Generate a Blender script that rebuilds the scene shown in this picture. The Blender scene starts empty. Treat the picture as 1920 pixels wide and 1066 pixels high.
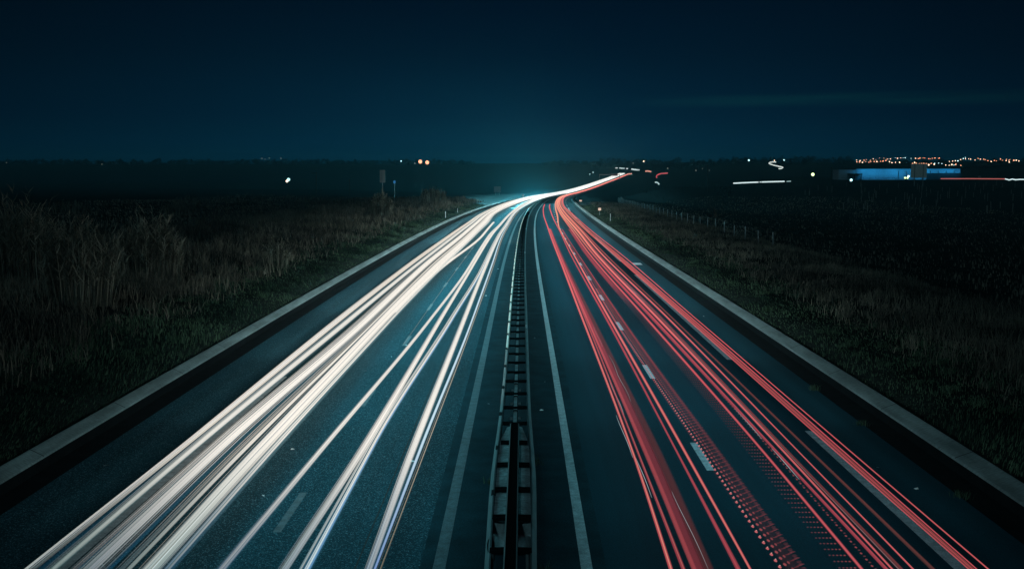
import bpy, math, random
import numpy as np

S = bpy.context.scene
COL = S.collection
rng = np.random.default_rng(7)
random.seed(7)

# ------------------------------------------------------------------ camera
F_PX = 2185.0
PITCH = math.atan(214 / F_PX)
YAW = math.atan(20 / F_PX * math.cos(PITCH))
CAM_H = 7.5
cam_d = bpy.data.cameras.new('camera')
cam = bpy.data.objects.new('camera', cam_d)
COL.objects.link(cam)
cam.location = (0, 0, CAM_H)
cam.rotation_euler = (math.pi / 2 - PITCH, 0, YAW)
cam_d.sensor_width = 36
cam_d.lens = F_PX / 1920 * 36
cam_d.clip_start = 0.1
cam_d.clip_end = 9000
S.camera = cam

# ------------------------------------------------------------------ world: clear night sky, last blue at the horizon
world = bpy.data.worlds.new('World')
S.world = world
world.use_nodes = True
nt = world.node_tree
nt.nodes.clear()
def wn(t, **k):
    n = nt.nodes.new(t)
    for a, b in k.items():
        setattr(n, a, b)
    return n
out = wn('ShaderNodeOutputWorld'); bg = wn('ShaderNodeBackground'); tc = wn('ShaderNodeTexCoord')
sep = wn('ShaderNodeSeparateXYZ'); nt.links.new(tc.outputs['Generated'], sep.inputs[0])
ramp = wn('ShaderNodeValToRGB'); cr = ramp.color_ramp
cr.elements[0].position = 0.0; cr.elements[0].color = (0.0002, 0.0330, 0.0690, 1)
cr.elements[1].position = 1.0; cr.elements[1].color = (0.0002, 0.0030, 0.0070, 1)
for p, c in ((0.018, (0.0002, 0.0240, 0.0560, 1)), (0.045, (0.0002, 0.0145, 0.0390, 1)), (0.095, (0.0002, 0.0080, 0.0235, 1)), (0.16, (0.0002, 0.0044, 0.0140, 1)), (0.3, (0.0002, 0.004, 0.01, 1))):
    e = cr.elements.new(p); e.color = c
nt.links.new(sep.outputs['Z'], ramp.inputs[0])
# azimuth tint over the sky: strongest straight along the road, weaker to the sides
azr = wn('ShaderNodeValToRGB'); ac = azr.color_ramp
ac.interpolation = 'B_SPLINE'
ac.elements[0].position = 0.06; ac.elements[0].color = (0.20, 0.24, 0.24, 1)
ac.elements[1].position = 0.94; ac.elements[1].color = (0.24, 0.28, 0.27, 1)
e = ac.elements.new(0.5); e.color = (1.15, 1.15, 1.15, 1)
mr = wn('ShaderNodeMapRange'); mr.inputs[1].default_value = -0.5; mr.inputs[2].default_value = 0.5
nt.links.new(sep.outputs['X'], mr.inputs[0]); nt.links.new(mr.outputs[0], azr.inputs[0])
mul = wn('ShaderNodeMix', data_type='RGBA', blend_type='MULTIPLY'); mul.inputs[0].default_value = 1
nt.links.new(ramp.outputs[0], mul.inputs[6]); nt.links.new(azr.outputs[0], mul.inputs[7])
# thin wisp of cloud low on the right
mp = wn('ShaderNodeMapping'); mp.inputs['Scale'].default_value = (4, 4, 70)
nt.links.new(tc.outputs['Generated'], mp.inputs[0])
nz = wn('ShaderNodeTexNoise'); nz.inputs['Scale'].default_value = 1.3; nz.inputs['Detail'].default_value = 4
nt.links.new(mp.outputs[0], nz.inputs[0])
cl = wn('ShaderNodeMapRange'); cl.inputs[1].default_value = 0.35; cl.inputs[2].default_value = 0.7; cl.inputs[3].default_value = 0.12; cl.inputs[4].default_value = 1.0
nt.links.new(nz.outputs[0], cl.inputs[0])
band = wn('ShaderNodeMapRange', interpolation_type='SMOOTHSTEP'); band.inputs[1].default_value = 0.007; band.inputs[2].default_value = 0.0
bz = wn('ShaderNodeMath', operation='SUBTRACT'); bz.inputs[1].default_value = 0.0575
ba = wn('ShaderNodeMath', operation='ABSOLUTE')
nt.links.new(sep.outputs['Z'], bz.inputs[0]); nt.links.new(bz.outputs[0], ba.inputs[0]); nt.links.new(ba.outputs[0], band.inputs[0])
side = wn('ShaderNodeMapRange', interpolation_type='SMOOTHSTEP'); side.inputs[1].default_value = 0.06; side.inputs[2].default_value = 0.2
nt.links.new(sep.outputs['X'], side.inputs[0])
m1 = wn('ShaderNodeMath', operation='MULTIPLY'); m2 = wn('ShaderNodeMath', operation='MULTIPLY')
nt.links.new(cl.outputs[0], m1.inputs[0]); nt.links.new(band.outputs[0], m1.inputs[1])
nt.links.new(m1.outputs[0], m2.inputs[0]); nt.links.new(side.outputs[0], m2.inputs[1])
cm = wn('ShaderNodeMix', data_type='RGBA', blend_type='ADD'); cm.inputs[7].default_value = (0.002, 0.020, 0.013, 1)
nt.links.new(m2.outputs[0], cm.inputs[0]); nt.links.new(mul.outputs[2], cm.inputs[6])
nt.links.new(cm.outputs[2], bg.inputs[0]); bg.inputs[1].default_value = 1.0
nt.links.new(bg.outputs[0], out.inputs[0])

# ------------------------------------------------------------------ moonlight
sun_d = bpy.data.lights.new('moon', 'SUN')
sun_d.energy = 0.15
sun_d.angle = math.radians(3)
sun_d.color = (0.42, 0.84, 0.95)
sun = bpy.data.objects.new('moon', sun_d)
COL.objects.link(sun)
sun.rotation_euler = (math.radians(52), math.radians(6), math.radians(-18))

S.view_settings.view_transform = 'Standard'
S.view_settings.look = 'None'
S.view_settings.exposure = 0
S.view_settings.gamma = 1
S.cycles.transparent_max_bounces = 96
S.cycles.max_bounces = 5
S.cycles.diffuse_bounces = 2
S.cycles.glossy_bounces = 2
S.cycles.volume_bounces = 0
S.cycles.sample_clamp_indirect = 2.0

# ------------------------------------------------------------------ road alignment (D = metres ahead, u = metres right of the bridge parapet camera line)
KD = np.array([-60, 0, 40, 80, 120, 160, 200, 240, 280, 320, 370, 430, 520, 650, 850, 1100, 1500, 2000, 2600, 5000.])
KC = np.array([0, 0, 0, -0.01, 0.11, 0.43, 0.97, 1.76, 2.75, 3.88, 5.45, 7.61, 11.53, 18.84, 33.89, 58.5, 111.57, 203.5, 340, 900.])
KE = np.array([0, 0, 0, -0.09, -0.27, -0.52, -0.84, -1.23, -1.69, -2.21, -2.91, -3.78, -5.1, -7.01, -9.46, -10.29, -5.37, 10.3, 22, 24.])
def herm(k, D):
    D = np.asarray(D, float)
    m = np.gradient(k, KD)
    i = np.clip(np.searchsorted(KD, D) - 1, 0, len(KD) - 2)
    h = KD[i + 1] - KD[i]; t = (D - KD[i]) / h
    return (2*t**3-3*t**2+1)*k[i] + (t**3-2*t**2+t)*h*m[i] + (-2*t**3+3*t**2)*k[i+1] + (t**3-t**2)*h*m[i+1]
def rc(D): return herm(KC, D)
def re_(D): return herm(KE, D)
ROAD_END = 1790.0
DS = np.unique(np.concatenate([np.arange(6, 60, 3.), np.arange(60, 300, 6.), np.arange(300, 700, 12.), np.arange(700, ROAD_END + 1, 30.)]))

def sm(a, b, x):
    t = np.clip((np.asarray(x, float) - a) / (b - a), 0, 1)
    return t * t * (3 - 2 * t)
PU = np.array([-60, -45, -34, -27, -22, -17, -14.2, -12.55, -12.5, -11.4, 10.1, 11.35, 11.4, 13.5, 17, 21, 25, 29, 40, 60.])
PZ = np.array([0.9, 1.5, 1.85, 1.95, 1.75, 1.15, 0.7, 0.44, -0.3, -0.3, -0.3, -0.3, 0.42, 0.5, 0.5, 0.45, 0.2, -0.6, -1.6, -2.0])
def vnoise(x, y, s, seed=0):
    x = np.asarray(x, float) / s; y = np.asarray(y, float) / s
    xi = np.floor(x).astype(np.int64); yi = np.floor(y).astype(np.int64)
    fx = x - xi; fy = y - yi; fx = fx*fx*(3-2*fx); fy = fy*fy*(3-2*fy)
    def hsh(a, b):
        n = (a * 374761393 + b * 668265263 + seed * 974711) & 0x7fffffff
        n = ((n ^ (n >> 13)) * 1274126177) & 0x7fffffff
        return ((n ^ (n >> 16)) & 0xffff) / 65535.0
    return (hsh(xi, yi)*(1-fx)+hsh(xi+1, yi)*fx)*(1-fy) + (hsh(xi, yi+1)*(1-fx)+hsh(xi+1, yi+1)*fx)*fy
def ground_uz(D, u):
    D = np.asarray(D, float); u = np.asarray(u, float)
    e = re_(D)
    near = e + np.interp(u, PU, PZ)
    bump = (vnoise(D, u, 3.1, 1) - .5) * .22 + (vnoise(D, u, 11, 2) - .5) * .4
    near = near + bump * np.where(u < 0, sm(-13.5, -18, u), sm(13, 18, u))
    left = 0.9 - 0.0052 * np.minimum(D, 1000) + 0 * u
    right = -2.5 + 3.4 * sm(300, 820, D)
    mid = np.where(u < 0, left, right)
    fld = mid + (vnoise(D, u, 90, 3) - .5) * 1.4 * sm(100, 300, D)
    rise = np.where(u < 0, 22.0 - 1.0 * sm(-100, -900, u), 24.5 + 2.5 * sm(300, 900, u))
    fld = fld + (rise - mid * 1.0) * sm(1150, 2550, D)
    w = np.where(u < 0, sm(-42, -120, u), sm(30, 60, u))
    w = np.maximum(w, sm(2000, 2500, D))
    # the far valley flanks fall gently to the road
    w2 = np.where(u < 0, sm(40, 420, -u), sm(40, 190, u)) * sm(500, 900, D) + w * (1 - sm(500, 900, D))
    w2 = np.maximum(w2, sm(2000, 2500, D))
    return near * (1 - w2) + fld * w2
def ground_xy(x, D):
    return ground_uz(D, np.asarray(x, float) - rc(D))

fwd = np.array([-math.sin(YAW)*math.cos(PITCH), math.cos(YAW)*math.cos(PITCH), -math.sin(PITCH)])
rgt = np.array([math.cos(YAW), math.sin(YAW), 0])
upv = np.cross(rgt, fwd)
def ray(px, py):
    d = fwd + (px - 960) / F_PX * rgt - (py - 533) / F_PX * upv
    return d / d[1]
def at_dist(px, D):
    """ground point seen in column px at distance D"""
    d = ray(px, 319)
    return float(d[0]*D), float(D), float(ground_xy(d[0]*D, D))
def spot(px, py, h=0.0, lo=60, hi=2700):
    """place on the terrain at which something h above the ground shows at px, py"""
    d = ray(px, py)
    D = np.arange(lo, hi, 2.0)
    z = CAM_H + d[2]*D
    g = ground_xy(d[0]*D, D) + h
    s = z < g
    i = int(np.argmax(s)) if s.any() else int(np.argmin(z - g))
    return float(d[0]*D[i]), float(D[i]), float(z[i] - h)

# ------------------------------------------------------------------ helpers
def mesh_obj(name, verts, faces, mat, parent=None, smooth=False):
    me = bpy.data.meshes.new(name)
    me.from_pydata([tuple(map(float, v)) for v in verts], [], [tuple(map(int, f)) for f in faces])
    me.update()
    if mat is not None:
        me.materials.append(mat)
    if smooth:
        me.polygons.foreach_set('use_smooth', [True]*len(me.polygons))
    o = bpy.data.objects.new(name, me)
    COL.objects.link(o)
    if parent is not None:
        o.parent = parent
    return o
def np_mesh(name, V, Fq, mat, k):
    """fast mesh of n-gons with k corners from arrays"""
    me = bpy.data.meshes.new(name)
    me.vertices.add(len(V)); me.vertices.foreach_set('co', np.asarray(V, np.float32).ravel())
    n = len(Fq)
    me.loops.add(n*k); me.loops.foreach_set('vertex_index', np.asarray(Fq, np.int32).ravel())
    me.polygons.add(n); me.polygons.foreach_set('loop_start', np.arange(0, n*k, k, dtype=np.int32))
    me.update(calc_edges=True)
    if mat is not None: me.materials.append(mat)
    o = bpy.data.objects.new(name, me); COL.objects.link(o)
    return o
def tag(o, label=None, cat=None, group=None, kind=None):
    if label: o['label'] = label
    if cat: o['category'] = cat
    if group: o['group'] = group
    if kind: o['kind'] = kind
    return o
def empty(name, loc, rz=0.0):
    o = bpy.data.objects.new(name, None); COL.objects.link(o)
    o.location = loc; o.rotation_euler = (0, 0, rz); o.empty_display_size = 0.3
    return o
class MB:
    def __init__(s): s.v = []; s.f = []
    def box(s, c, d, taper=1.0):
        cx, cy, cz = c; dx, dy, dz = (q/2 for q in d); b = len(s.v)
        for z, t in ((-dz, 1.0), (dz, taper)):
            for x, y in ((-dx, -dy), (dx, -dy), (dx, dy), (-dx, dy)):
                s.v.append((cx + x*t, cy + y*t, cz + z))
        s.f += [(b, b+3, b+2, b+1), (b+4, b+5, b+6, b+7)] + [(b+i, b+(i+1) % 4, b+4+(i+1) % 4, b+4+i) for i in range(4)]
        return s
    def tube(s, pts, rad, n=6, cap=True):
        pts = [np.array(p, float) for p in pts]; b = len(s.v)
        for i, p in enumerate(pts):
            t = pts[min(i+1, len(pts)-1)] - pts[max(i-1, 0)]
            t = t / (np.linalg.norm(t) + 1e-9)
            a = np.cross(t, (0, 0, 1.0) if abs(t[2]) < .9 else (1.0, 0, 0)); a /= np.linalg.norm(a); c = np.cross(t, a)
            r = rad[i] if hasattr(rad, '__len__') else rad
            for k in range(n):
                q = 2*math.pi*k/n
                s.v.append(tuple(p + r*(math.cos(q)*a + math.sin(q)*c)))
        for i in range(len(pts)-1):
            for k in range(n):
                s.f.append((b+i*n+k, b+i*n+(k+1) % n, b+(i+1)*n+(k+1) % n, b+(i+1)*n+k))
        if cap:
            s.f.append(tuple(b+k for k in range(n))[::-1]); e = b+(len(pts)-1)*n
            s.f.append(tuple(e+k for k in range(n)))
        return s
    def ball(s, c, r, n=8, m=5, sz=1.0):
        b = len(s.v)
        for i in range(1, m):
            th = math.pi*i/m
            for k in range(n):
                q = 2*math.pi*k/n
                s.v.append((c[0]+r*math.sin(th)*math.cos(q), c[1]+r*math.sin(th)*math.sin(q), c[2]+r*sz*math.cos(th)))
        t = len(s.v); s.v.append((c[0], c[1], c[2]+r*sz)); s.v.append((c[0], c[1], c[2]-r*sz))
        for k in range(n):
            s.f.append((t, b+k, b+(k+1) % n)); e = b+(m-2)*n
            s.f.append((t+1, e+(k+1) % n, e+k))
        for i in range(m-2):
            for k in range(n):
                s.f.append((b+i*n+k, b+(i+1)*n+k, b+(i+1)*n+(k+1) % n, b+i*n+(k+1) % n))
        return s
    def sweep(s, prof, D, u0=0.0, closed=True, hfun=None):
        """sweep a cross-section of (u, h) pairs along the road"""
        D = np.asarray(D, float); c = rc(D); e = re_(D); b = len(s.v); n = len(prof)
        for i in range(len(D)):
            for (u, h) in prof:
                s.v.append((c[i]+u0+u, D[i], e[i]+h))
        for i in range(len(D)-1):
            for k in range(n if closed else n-1):
                j = (k+1) % n
                s.f.append((b+i*n+k, b+i*n+j, b+(i+1)*n+j, b+(i+1)*n+k))
        if closed:
            s.f.append(tuple(b+k for k in range(n))[::-1]); e2 = b+(len(D)-1)*n
            s.f.append(tuple(e2+k for k in range(n)))
        return s
    def build(s, name, mat, parent=None, smooth=False):
        return mesh_obj(name, s.v, s.f, mat, parent, smooth)

# ------------------------------------------------------------------ materials
def mat(name, col, rough=0.8, metal=0.0, spec=0.5, noise=None, noise2=None, bump=None, coord='Object'):
    m = bpy.data.materials.new(name); m.use_nodes = True
    t = m.node_tree; p = t.nodes['Principled BSDF']
    p.inputs['Base Color'].default_value = (*col, 1); p.inputs['Roughness'].default_value = rough
    p.inputs['Metallic'].default_value = metal; p.inputs['Specular IOR Level'].default_value = spec
    tc = t.nodes.new('ShaderNodeTexCoord'); last = None
    for spec_ in (noise, noise2):
        if not spec_: continue
        sc, amt, det = spec_[:3]
        mp = t.nodes.new('ShaderNodeMapping'); mp.inputs['Scale'].default_value = spec_[3] if len(spec_) > 3 else (1, 1, 1)
        t.links.new(tc.outputs[coord], mp.inputs[0])
        n = t.nodes.new('ShaderNodeTexNoise'); n.inputs['Scale'].default_value = sc; n.inputs['Detail'].default_value = det
        t.links.new(mp.outputs[0], n.inputs[0])
        r = t.nodes.new('ShaderNodeMapRange'); r.inputs[1].default_value = .3; r.inputs[2].default_value = .7
        r.inputs[3].default_value = 1-amt; r.inputs[4].default_value = 1+amt
        t.links.new(n.outputs[0], r.inputs[0])
        x = t.nodes.new('ShaderNodeMix'); x.data_type = 'RGBA'; x.blend_type = 'MULTIPLY'; x.inputs[0].default_value = 1
        if last is None: x.inputs[6].default_value = (*col, 1)
        else: t.links.new(last, x.inputs[6])
        t.links.new(r.outputs[0], x.inputs[7]); last = x.outputs[2]
    if last is not None: t.links.new(last, p.inputs['Base Color'])
    if bump:
        n = t.nodes.new('ShaderNodeTexNoise'); n.inputs['Scale'].default_value = bump[0]; n.inputs['Detail'].default_value = 3
        t.links.new(tc.outputs[coord], n.inputs[0])
        bb = t.nodes.new('ShaderNodeBump'); bb.inputs['Strength'].default_value = bump[1]; bb.inputs['Distance'].default_value = 0.02
        t.links.new(n.outputs[0], bb.inputs['Height']); t.links.new(bb.outputs[0], p.inputs['Normal'])
    m.cycles.emission_sampling = 'NONE'
    return m
def emit(name, col, strength, sampling='NONE'):
    m = bpy.data.materials.new(name); m.use_nodes = True; t = m.node_tree; t.nodes.clear()
    o = t.nodes.new('ShaderNodeOutputMaterial'); e = t.nodes.new('ShaderNodeEmission')
    e.inputs[0].default_value = (*col, 1); e.inputs[1].default_value = strength
    t.links.new(e.outputs[0], o.inputs[0]); m.cycles.emission_sampling = sampling
    return m

M = {}
M['asphalt'] = mat('asphalt', (0.007, 0.046, 0.062), rough=0.85, spec=0.08, noise=(0.5, .3, 6, (2.2, .05, 1)), noise2=(38, .8, 2), bump=(45, .6))
# pale crushed stones showing in the worn surface
t = M['asphalt'].node_tree; p = t.nodes['Principled BSDF']
vo = t.nodes.new('ShaderNodeTexVoronoi'); vo.inputs['Scale'].default_value = 48
tcn = t.nodes.new('ShaderNodeTexCoord'); t.links.new(tcn.outputs['Object'], vo.inputs['Vector'])
sx = t.nodes.new('ShaderNodeSeparateColor'); t.links.new(vo.outputs['Color'], sx.inputs[0])
mrn = t.nodes.new('ShaderNodeMapRange'); mrn.inputs[1].default_value = .86; mrn.inputs[2].default_value = .97; mrn.inputs[4].default_value = .75
t.links.new(sx.outputs[0], mrn.inputs[0])
mxn = t.nodes.new('ShaderNodeMix'); mxn.data_type = 'RGBA'; mxn.inputs[7].default_value = (.16, .30, .35, 1)
t.links.new(p.inputs['Base Color'].links[0].from_socket, mxn.inputs[6]); t.links.new(mrn.outputs[0], mxn.inputs[0])
t.links.new(mxn.outputs[2], p.inputs['Base Color'])
M['median'] = mat('median_surface', (0.008, 0.034, 0.045), rough=0.9, spec=.06, noise=(1.1, .3, 5), noise2=(30, .4, 2), bump=(25, .5))
M['asphalt_smooth'] = mat('newer_asphalt', (0.006, 0.040, 0.056), rough=0.85, spec=.06, noise=(0.4, .26, 6, (2.2, .05, 1)), noise2=(34, .25, 2), bump=(40, .3))
M['paint_worn'] = mat('worn_road_paint', (0.075, 0.10, 0.115), rough=0.8, noise=(4, .35, 6), noise2=(32, .35, 2))
M['paint'] = mat('road_paint', (0.38, 0.42, 0.44), rough=0.7, noise=(4, .3, 6), noise2=(32, .3, 2))
M['gutter'] = mat('dark_gutter', (0.004, 0.006, 0.007), rough=1.0, spec=.05, noise=(2.0, .4, 4))  # one near-black colour for gutter strips, kerb faces and tyre mark
M['concrete'] = mat('kerb_concrete', (0.18, 0.225, 0.225), rough=0.9, noise=(0.9, .4, 6, (3, .35, 1)), noise2=(11, .35, 5, (.4, 3, 1)), bump=(20, .4))
M['joint'] = mat('joint_dark', (0.02, 0.025, 0.027), rough=1)
M['soil'] = mat('soil_and_stubble', (0.016, 0.021, 0.018), rough=1.0, spec=.05, noise=(.35, .5, 6), noise2=(5, .5, 4), bump=(3, 1))
M['steel'] = mat('galvanised_steel', (0.36, 0.42, 0.44), rough=0.45, metal=0.35, noise=(2, .2, 4, (4, .5, 4)))
M['headlit_steel'] = mat('headlit_galvanised_steel', (0.74, 0.67, 0.58), rough=0.45, metal=0.5, noise=(2, .12, 4, (4, .5, 4)))  # headlight glare on the far left beam put into a warm pale colour
M['dim_steel'] = mat('dim_galvanised_steel', (0.17, 0.20, 0.21), rough=0.6, metal=0.2, noise=(2, .35, 5, (4, .5, 4)))  # darker copy of the same steel for beams the headlights brighten less
M['black_steel'] = mat('blackened_steel', (0.006, 0.009, 0.011), rough=0.9, spec=.05)
M['dark_steel'] = mat('weathered_steel', (0.018, 0.024, 0.028), rough=0.75, metal=0.2, noise=(9, .4, 3))
M['strap'] = mat('pale_steel_strap', (0.55, 0.62, 0.64), rough=0.7, noise=(3, .25, 4))
M['plinth'] = mat('plinth_concrete', (0.52, 0.62, 0.64), rough=0.95, noise=(1.5, .35, 6), noise2=(12, .25, 3), bump=(15, .6))
M['white_plastic'] = mat('white_plastic', (0.75, 0.8, 0.82), rough=0.5)
M['sign_back'] = mat('sign_back_metal', (0.24, 0.25, 0.26), rough=0.6, metal=0.0, noise=(.8, .12, 3))
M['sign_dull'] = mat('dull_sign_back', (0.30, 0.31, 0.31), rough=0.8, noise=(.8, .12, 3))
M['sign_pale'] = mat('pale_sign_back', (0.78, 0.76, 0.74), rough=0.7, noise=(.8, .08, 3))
M['galv_post'] = mat('galvanised_post', (0.28, 0.32, 0.33), rough=0.6, metal=.2)
M['stake'] = mat('weathered_stake', (0.20, 0.19, 0.17), rough=0.8, noise=(3, .3, 3))
M['timber'] = mat('timber_pole', (0.05, 0.05, 0.045), rough=.9, noise=(2, .3, 3))
M['clad'] = mat('metal_cladding', (0.30, 0.42, 0.50), rough=0.6, noise=(.2, .1, 3))
M['darkclad'] = mat('dark_cladding', (0.03, 0.045, 0.05), rough=0.8)
M['roof'] = mat('flat_roof', (0.02, 0.025, 0.03), rough=.9)
M['bark'] = mat('bare_bark', (0.05, 0.045, 0.035), rough=.95, noise=(6, .3, 3))

def leaf_mat(name, c1, c2, trans=0.15):
    m = bpy.data.materials.new(name); m.use_nodes = True; t = m.node_tree; p = t.nodes['Principled BSDF']
    a = t.nodes.new('ShaderNodeAttribute'); a.attribute_name = 'tint'
    r = t.nodes.new('ShaderNodeValToRGB'); r.color_ramp.elements[0].color = (*c1, 1); r.color_ramp.elements[1].color = (*c2, 1)
    t.links.new(a.outputs['Fac'], r.inputs[0]); t.links.new(r.outputs[0], p.inputs['Base Color'])
    p.inputs['Roughness'].default_value = .9; p.inputs['Specular IOR Level'].default_value = .1
    m.cycles.emission_sampling = 'NONE'
    return m
M['dry'] = leaf_mat('dry_grass', (0.045, 0.044, 0.038), (0.34, 0.29, 0.22))
M['green'] = leaf_mat('green_grass', (0.02, 0.045, 0.03), (0.15, 0.22, 0.13))
M['reed'] = leaf_mat('cane_reed', (0.07, 0.07, 0.055), (0.40, 0.37, 0.29))
M['vine'] = leaf_mat('bare_vine', (0.015, 0.014, 0.011), (0.075, 0.058, 0.042))
M['wood'] = leaf_mat('far_wood', (0.004, 0.007, 0.007), (0.012, 0.018, 0.016))

# ------------------------------------------------------------------ terrain
def build_ground():
    us = np.unique(np.concatenate([np.array([-1750, -1400, -1000, -750, -550, -400, -300, -220, -160, -120, -90, -70, -55]), np.arange(-45, -13, 1.6), PU,
                  np.arange(13.5, 42, 1.6), np.array([45, 50, 60, 75, 100, 140, 190, 250, 330, 430, 560, 720, 950, 1250, 1600])]))
    ds = np.concatenate([np.arange(-60, 20, 8.), np.arange(20, 140, 2.), np.arange(140, 300, 5.), np.arange(300, 700, 16.), np.arange(700, 2700, 50.), np.array([2750, 2900, 2960.])])
    Dg, Ug = np.meshgrid(ds, us, indexing='ij')
    Z = ground_uz(Dg, Ug)
    X = rc(Dg) + Ug
    V = np.stack([X, Dg, Z], -1).reshape(-1, 3)
    n, m = len(ds), len(us)
    i = np.arange(n-1)[:, None]*m + np.arange(m-1)[None, :]
    Fq = np.stack([i, i+1, i+m+1, i+m], -1).reshape(-1, 4)
    o = np_mesh('ground', V, Fq, M['soil'], 4)
    return tag(o, kind='structure')
build_ground()

# ------------------------------------------------------------------ road, kerbs, markings
def strip(mb, u0, u1, h, D):
    mb.sweep([(u0, h), (u1, h)], D, closed=False)
RD = DS
def cut(a, b):
    return np.unique(np.concatenate([[a, b], DS[(DS > a) & (DS < b)]]))
mb = MB(); strip(mb, -11.4, -1.95, 0.0, RD); tag(mb.build('left_carriageway', M['asphalt']), kind='structure')
mb = MB(); strip(mb, 1.6, 10.1, 0.0, RD); tag(mb.build('right_carriageway', M['asphalt_smooth']), kind='structure')
mb = MB(); strip(mb, -1.95, 1.6, 0.0, RD); tag(mb.build('median_strip', M['median']), kind='structure')
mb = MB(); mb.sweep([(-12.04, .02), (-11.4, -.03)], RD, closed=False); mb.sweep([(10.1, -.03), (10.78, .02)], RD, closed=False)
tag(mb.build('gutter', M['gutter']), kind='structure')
def kerb(sgn, ui, uo):
    D = RD[RD < 900]
    mb = MB()
    mb.sweep([(sgn*ui, .30), (sgn*(ui+.04), .345), (sgn*(uo-.05), .49), (sgn*uo, .50), (sgn*(uo+.1), .3)] if sgn > 0 else
             [(sgn*(uo+.1), .3), (sgn*uo, .50), (sgn*(uo-.05), .49), (sgn*(ui+.04), .345), (sgn*ui, .30)], D, closed=False)
    tag(mb.build('kerb', M['concrete']), kind='structure')
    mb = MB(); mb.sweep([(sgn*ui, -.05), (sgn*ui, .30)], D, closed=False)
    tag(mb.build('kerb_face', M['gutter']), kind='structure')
    mb = MB()
    for d in np.arange(10.6, 330, 6.02):
        x0 = float(rc(d)); e0 = float(re_(d)); b = len(mb.v)
        for (u, h) in ((ui-.003, .24), (ui+.037, .351), (uo-.053, .497), (uo+.003, .507)):
            for dd in (-.022, .022):
                mb.v.append((x0+sgn*u, d+dd, e0+h))
        for k in range(3):
            q = b+2*k; mb.f.append((q, q+1, q+3, q+2))
    tag(mb.build('kerb_joints', M['joint']), kind='structure')
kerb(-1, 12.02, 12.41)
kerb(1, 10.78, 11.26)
PH = .004
mb = MB(); strip(mb, -1.70, -1.46, PH, RD); tag(mb.build('left_edge_line', M['paint_worn']), kind='structure')
mb = MB(); strip(mb, 1.11, 1.33, PH, RD); tag(mb.build('right_edge_line', M['paint']), kind='structure')
mb = MB()
for k in range(0, 40):
    a = 23.6 + 13*k
    strip(mb, -5.2, -5.03, PH, cut(a, a+3.0))
tag(mb.build('left_lane_dashes', M['paint_worn']), kind='structure')
mb = MB()
for k in range(-1, 40):
    a = 28.7 + 13*k
    strip(mb, 4.63, 4.82, PH, cut(a, a+3.0))
tag(mb.build('right_lane_dashes', M['paint']), kind='structure')
mb = MB()
for k in range(-1, 14):
    a = 46 + 52*k
    strip(mb, 8.16, 8.42, PH, cut(max(a, 8), a+39 if k >= 0 else 33.2))
    strip(mb, -8.85, -8.6, PH, cut(max(a+9, 8), a+48))
strip(mb, 9.0, 9.75, PH, np.array([94.5, 96.6]))
tag(mb.build('shoulder_dashes', M['paint']), kind='structure')

mb = MB(); strip(mb, -6.98, -6.94, .006, RD[RD < 300]); strip(mb, -3.18, -3.15, .006, RD[RD < 300]); strip(mb, 7.02, 7.05, .006, RD[RD < 300])
tag(mb.build('paving_seams', M['joint']), kind='structure')
# dark tyre mark on the right shoulder
mb = MB(); D = np.linspace(99, 128, 12)
for i in range(len(D)-1):
    b = len(mb.v)
    for q in (i, i+1):
        u = 8.75 - 0.25*((D[q]-99)/29)**2
        for w in (-.09, .09): mb.v.append((float(rc(D[q]))+u+w, D[q], float(re_(D[q]))+.006))
    mb.f.append((b, b+1, b+3, b+2))
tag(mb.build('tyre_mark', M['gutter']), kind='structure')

# ------------------------------------------------------------------ light trails: what the photograph's lamps drew above the lanes
def trail_material(name, sampling):
    m = bpy.data.materials.new(name); m.use_nodes = True; t = m.node_tree; t.nodes.clear()
    o = t.nodes.new('ShaderNodeOutputMaterial'); a = t.nodes.new('ShaderNodeAttribute'); a.attribute_name = 'glow'
    e = t.nodes.new('ShaderNodeEmission'); tr = t.nodes.new('ShaderNodeBsdfTransparent'); x = t.nodes.new('ShaderNodeMixShader')
    t.links.new(a.outputs['Color'], e.inputs[0]); t.links.new(a.outputs['Alpha'], x.inputs[0])
    t.links.new(tr.outputs[0], x.inputs[1]); t.links.new(e.outputs[0], x.inputs[2]); t.links.new(x.outputs[0], o.inputs[0])
    m.cycles.emission_sampling = sampling
    return m
M['trail_white'] = trail_material('headlight_streak', 'FRONT_BACK')
M['trail_red'] = trail_material('tail_light_streak', 'NONE')

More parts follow.
